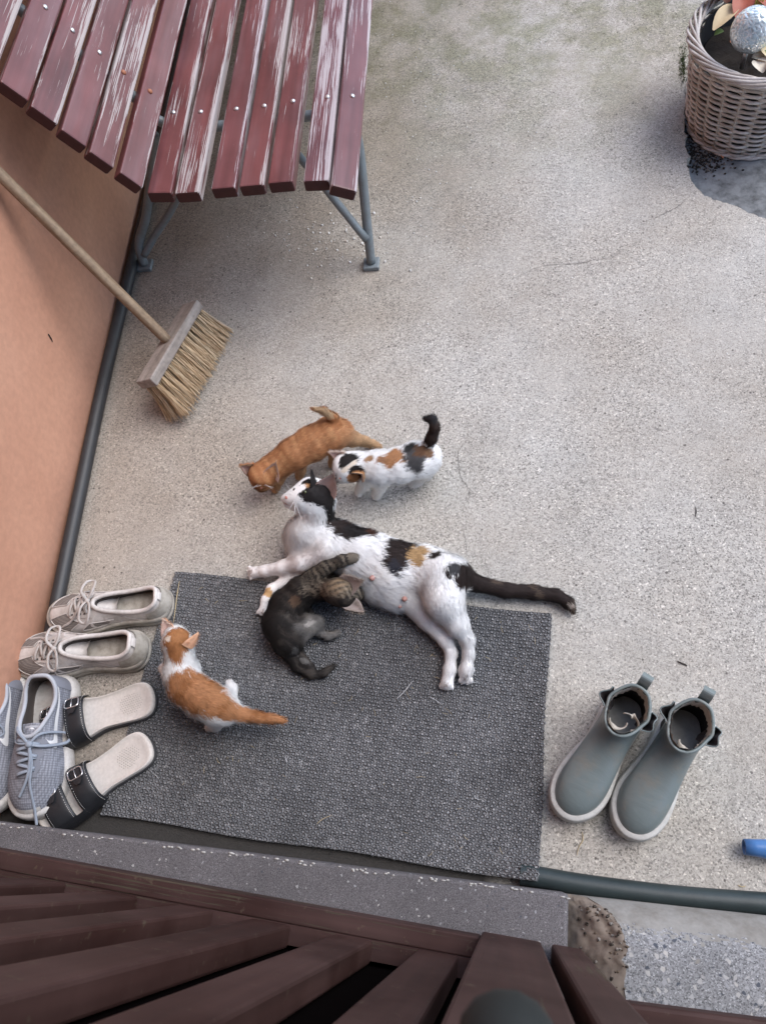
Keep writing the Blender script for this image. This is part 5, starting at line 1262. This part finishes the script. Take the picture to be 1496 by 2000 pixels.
for k, (px, py, z, dx, dy, L_, wv, mi) in enumerate(((1438, 12, .24, -.7, -.7, .065, .034, 0), (1455, -8, .25, -.3, -.9, .06, .04, 1), (1440, -10, .25, -.8, .2, .07, .04, 1), (1478, -5, .26, .5, -.6, .06, .04, 1), (1446, 24, .235, .1, -1, .022, .016, 3), (1490, 10, .25, .6, -.8, .06, .03, 2), (1425, 82, .222, .9, -.1, .05, .022, 2), (1468, 112, .232, .8, -.3, .06, .034, 4), (1488, 92, .24, .3, -.6, .05, .035, 0), (1490, 102, .245, .8, -.1, .04, .012, 3), (1475, 118, .235, .3, -.9, .03, .03, 4), (1420, 6, .23, -.2, 1, .06, .034, 2), (1462, -22, .27, .1, .8, .08, .045, 1), (1496, 70, .24, .9, .3, .07, .04, 1), (1412, 60, .215, -.8, -.3, .018, .014, 3), (1500, 120, .24, .5, -.9, .05, .03, 4))):
    leaf(pl, A(px, py, z), (dx, dy, .12), L_*1.35, wv*1.35, lm[mi])
for k in range(4):
    V, F = tube([A(1470, 40, .2), A(1474+4*k, 10, .26), A(1480+6*k, -20, .29)], .0022, 5); obj('stem', V, F, lm[5], pl)
gm = N('crackle_glass'); v_ = gm.voro(85, 'DISTANCE_TO_EDGE'); v2_ = gm.noise(60, 4)
m_glass = gm.fin(gm.mix(gm.ramp(v_, (.0, 0.0), (.06, 1.0)), (.82, .87, .90), (.55, .66, .72)), .16, gm.bump(v_, .9, .004, gm.bump(v2_, .6, .004)), Transmission_Weight=.55, IOR=1.4)
gp = A(1469, 58, .285); gl = thing('glass_ball', 'crackled clear glass ball sitting in the basket planter', 'ornament', tuple(gp-[0, 0, .05]))
V, F = ellipsoid(gp, (.051, .051, .051), nu=24, nv=36); obj('globe', V, F, m_glass, gl)
V, F = ellipsoid(gp-[0, 0, .004], (.012, .012, .006)); obj('lamp_core', V, F, plain('dark_core', (.05, .07, .08), .3), gl)
V, F = tube([gp-[0, 0, .10], gp-[0, 0, .049]], .006, 8); obj('spike', V, F, M['bolt'], gl)

# ------------------------------------------------------------------ small things on the ground
r = np.random.default_rng(31); mb = MB()
def pebbles(n, cx, cy, sx_, sy_, rmin, rmax):
    for k in range(n):
        p = A(cx+r.normal(0, sx_), cy+r.normal(0, sy_)); 
        if p[0] < WX+.04 or p[1] > 3.4 or (p[0] > .50 and p[1] > 1.5): continue
        q = rmin+(rmax-rmin)*r.random()**2.5; th = r.uniform(0, 3.14); R3 = np.array([[math.cos(th), -math.sin(th), 0], [math.sin(th), math.cos(th), 0], [0, 0, 1]])
        mb.add(*ellipsoid((p[0], p[1], .0004), (q, q*r.uniform(.55, .95), q*.45), R3=R3, nu=4, nv=6), mi=int(r.integers(0, 3)))
pebbles(190, 660, 465, 60, 40, .0016, .0062); pebbles(420, 900, 330, 160, 220, .001, .0034); pebbles(420, 1150, 800, 260, 400, .0008, .0026); pebbles(160, 830, 100, 120, 90, .001, .003)
mb.build('gravel_grains', [plain('white_grain', (.60, .59, .57), .6), plain('grey_grain', (.42, .41, .39), .7), plain('warm_grain', (.50, .46, .41), .7)], None, label='pale stone grains showing in the worn concrete', cat='gravel', kind='stuff')
def bit(name, label, cat, pxs, z, rad, mat, flat=1.0, n=14):
    P = spline([A(a_, b_, z) for a_, b_ in pxs], n); t = thing(name, label, cat, tuple(P[0]))
    V, F = tube(P, np.interp(np.linspace(0, 1, n), [0, .3, .8, 1], [rad*.4, rad, rad*.8, rad*.3]), 6, flat=flat); obj('stalk', V, F, mat, t); return t
m_straw = plain('dry_straw', (.46, .37, .22), .8); m_twig = plain('dark_twig', (.045, .035, .03), .9); m_leafd = plain('dry_leaf', (.16, .10, .06), .9)
bit('straw', 'long dry straw lying on the mat beside the trainers', 'straw', [(351, 1135), (346, 1165), (343, 1190), (339, 1218)], .016, .0012, m_straw)
bit('twig', 'short dark twig lying on bare concrete at the right', 'twig', [(1358, 990), (1359, 1000), (1357, 1010)], .002, .0011, m_twig)
bit('twig', 'small curled dark twig above the rubber boots', 'twig', [(1322, 1291), (1330, 1295), (1338, 1298), (1341, 1301)], .002, .0016, m_twig)
bit('hair', 'pale cat hair lying across the mat by the hind paws', 'hair', [(774, 1366), (790, 1350), (806, 1330)], .016, .0006, M['whisk'])
bit('hair', 'fine pale cat hair on the mat below the hind paws', 'hair', [(838, 1360), (850, 1367), (864, 1377)], .016, .0005, M['whisk'])
bit('straw', 'short straw bit on the mat under the ginger and white kitten', 'straw', [(618, 1610), (630, 1600), (648, 1592)], .016, .0006, m_straw)
for k, (lb, q) in enumerate((('dry brown stalk on the concrete right of the mat', [(1136, 1625), (1138, 1640), (1130, 1655), (1126, 1672)]), ('bit of dry stalk near the torn boots at the block', [(1440, 1728), (1448, 1732), (1456, 1730)]))):
    bit('stalk_bit', lb, 'stalk', q, .002, .0009, m_straw)
# moss and dead leaves at the basket foot
def tuft(name, label, px0, py0, n, spread, L_, mat, cat='moss'):
    mb = MB()
    for k in range(n):
        p = A(px0+r.normal(0, spread[0]), py0+r.normal(0, spread[1])); d = np.array([r.normal(0, .6), r.normal(0, .6), 1.]); d /= np.linalg.norm(d); s_ = np.cross(d, [r.normal(), r.normal(), .1]); s_ = s_/np.linalg.norm(s_)*.0012
        l_ = L_*(.4+.8*r.random()); mb.add([p-s_, p+s_, p+d*l_], [(0, 1, 2)])
    return mb.build(name, mat, None, label=label, cat=cat, kind='stuff')
tuft('moss', 'green moss on the concrete edge behind the basket', 1333, 128, 420, (4, 20), .007, plain('moss_green', (.07, .105, .035), .9, .4, 60))
def rubble(px0, py0, n, spread, rad, mats, name, label):
    mb = MB()
    for k in range(n):
        p = A(px0+r.normal(0, spread[0]), py0+r.normal(0, spread[1]), -.028); q = rad*(.4+r.random()); V, F = ellipsoid(p, (q, q*.8, q*.6), nu=4, nv=6); V = V+r.normal(0, q*.12, V.shape); mb.add(V, F, int(r.integers(0, len(mats))))
    mb.build(name, mats, None, label=label, cat='soil', kind='stuff')
rubble(1372, 305, 500, (26, 16), .0032, [M['soil'], plain('grey_crumb', (.16, .14, .12), .9), M['soil']], 'crumbled_soil', 'dark crumbled soil around the foot of the basket')
rubble(1350, 240, 260, (6, 40), .003, [M['soil'], M['soil']], 'crumbled_soil', 'dark soil in the gap between basket and concrete')
p_ = A(1408, 302, -.022); dl = thing('dead_leaf', 'small orange dead leaf at the foot of the basket', 'leaf', tuple(p_)); leaf(dl, p_, (.3, -.9, .1), .012, .009, lm[2], name='blade')

# hairs and lint shed on the mat
mb = MB(); r = np.random.default_rng(77)
for k in range(170):
    u_, v_ = r.random(2); p = mpt(.03+.94*u_, .04+.92*v_).copy(); p[2] = .0135; th = r.uniform(0, 6.28); l_ = .004+.016*r.random()**2; d = np.array([math.cos(th), math.sin(th), 0]); sd_ = np.array([-d[1], d[0], 0])*l_*.3*r.normal()
    V, F = tube([p-d*l_*.5, p+sd_*.3, p+d*l_*.5], [.0003, .00042, .0003], 3, cap=False); mb.add(V, F, int(r.integers(0, 2)))
mb.build('lint', [M['whisk'], m_straw], None, label='shed pale cat hairs and lint scattered over the dark doormat', cat='lint', kind='stuff')
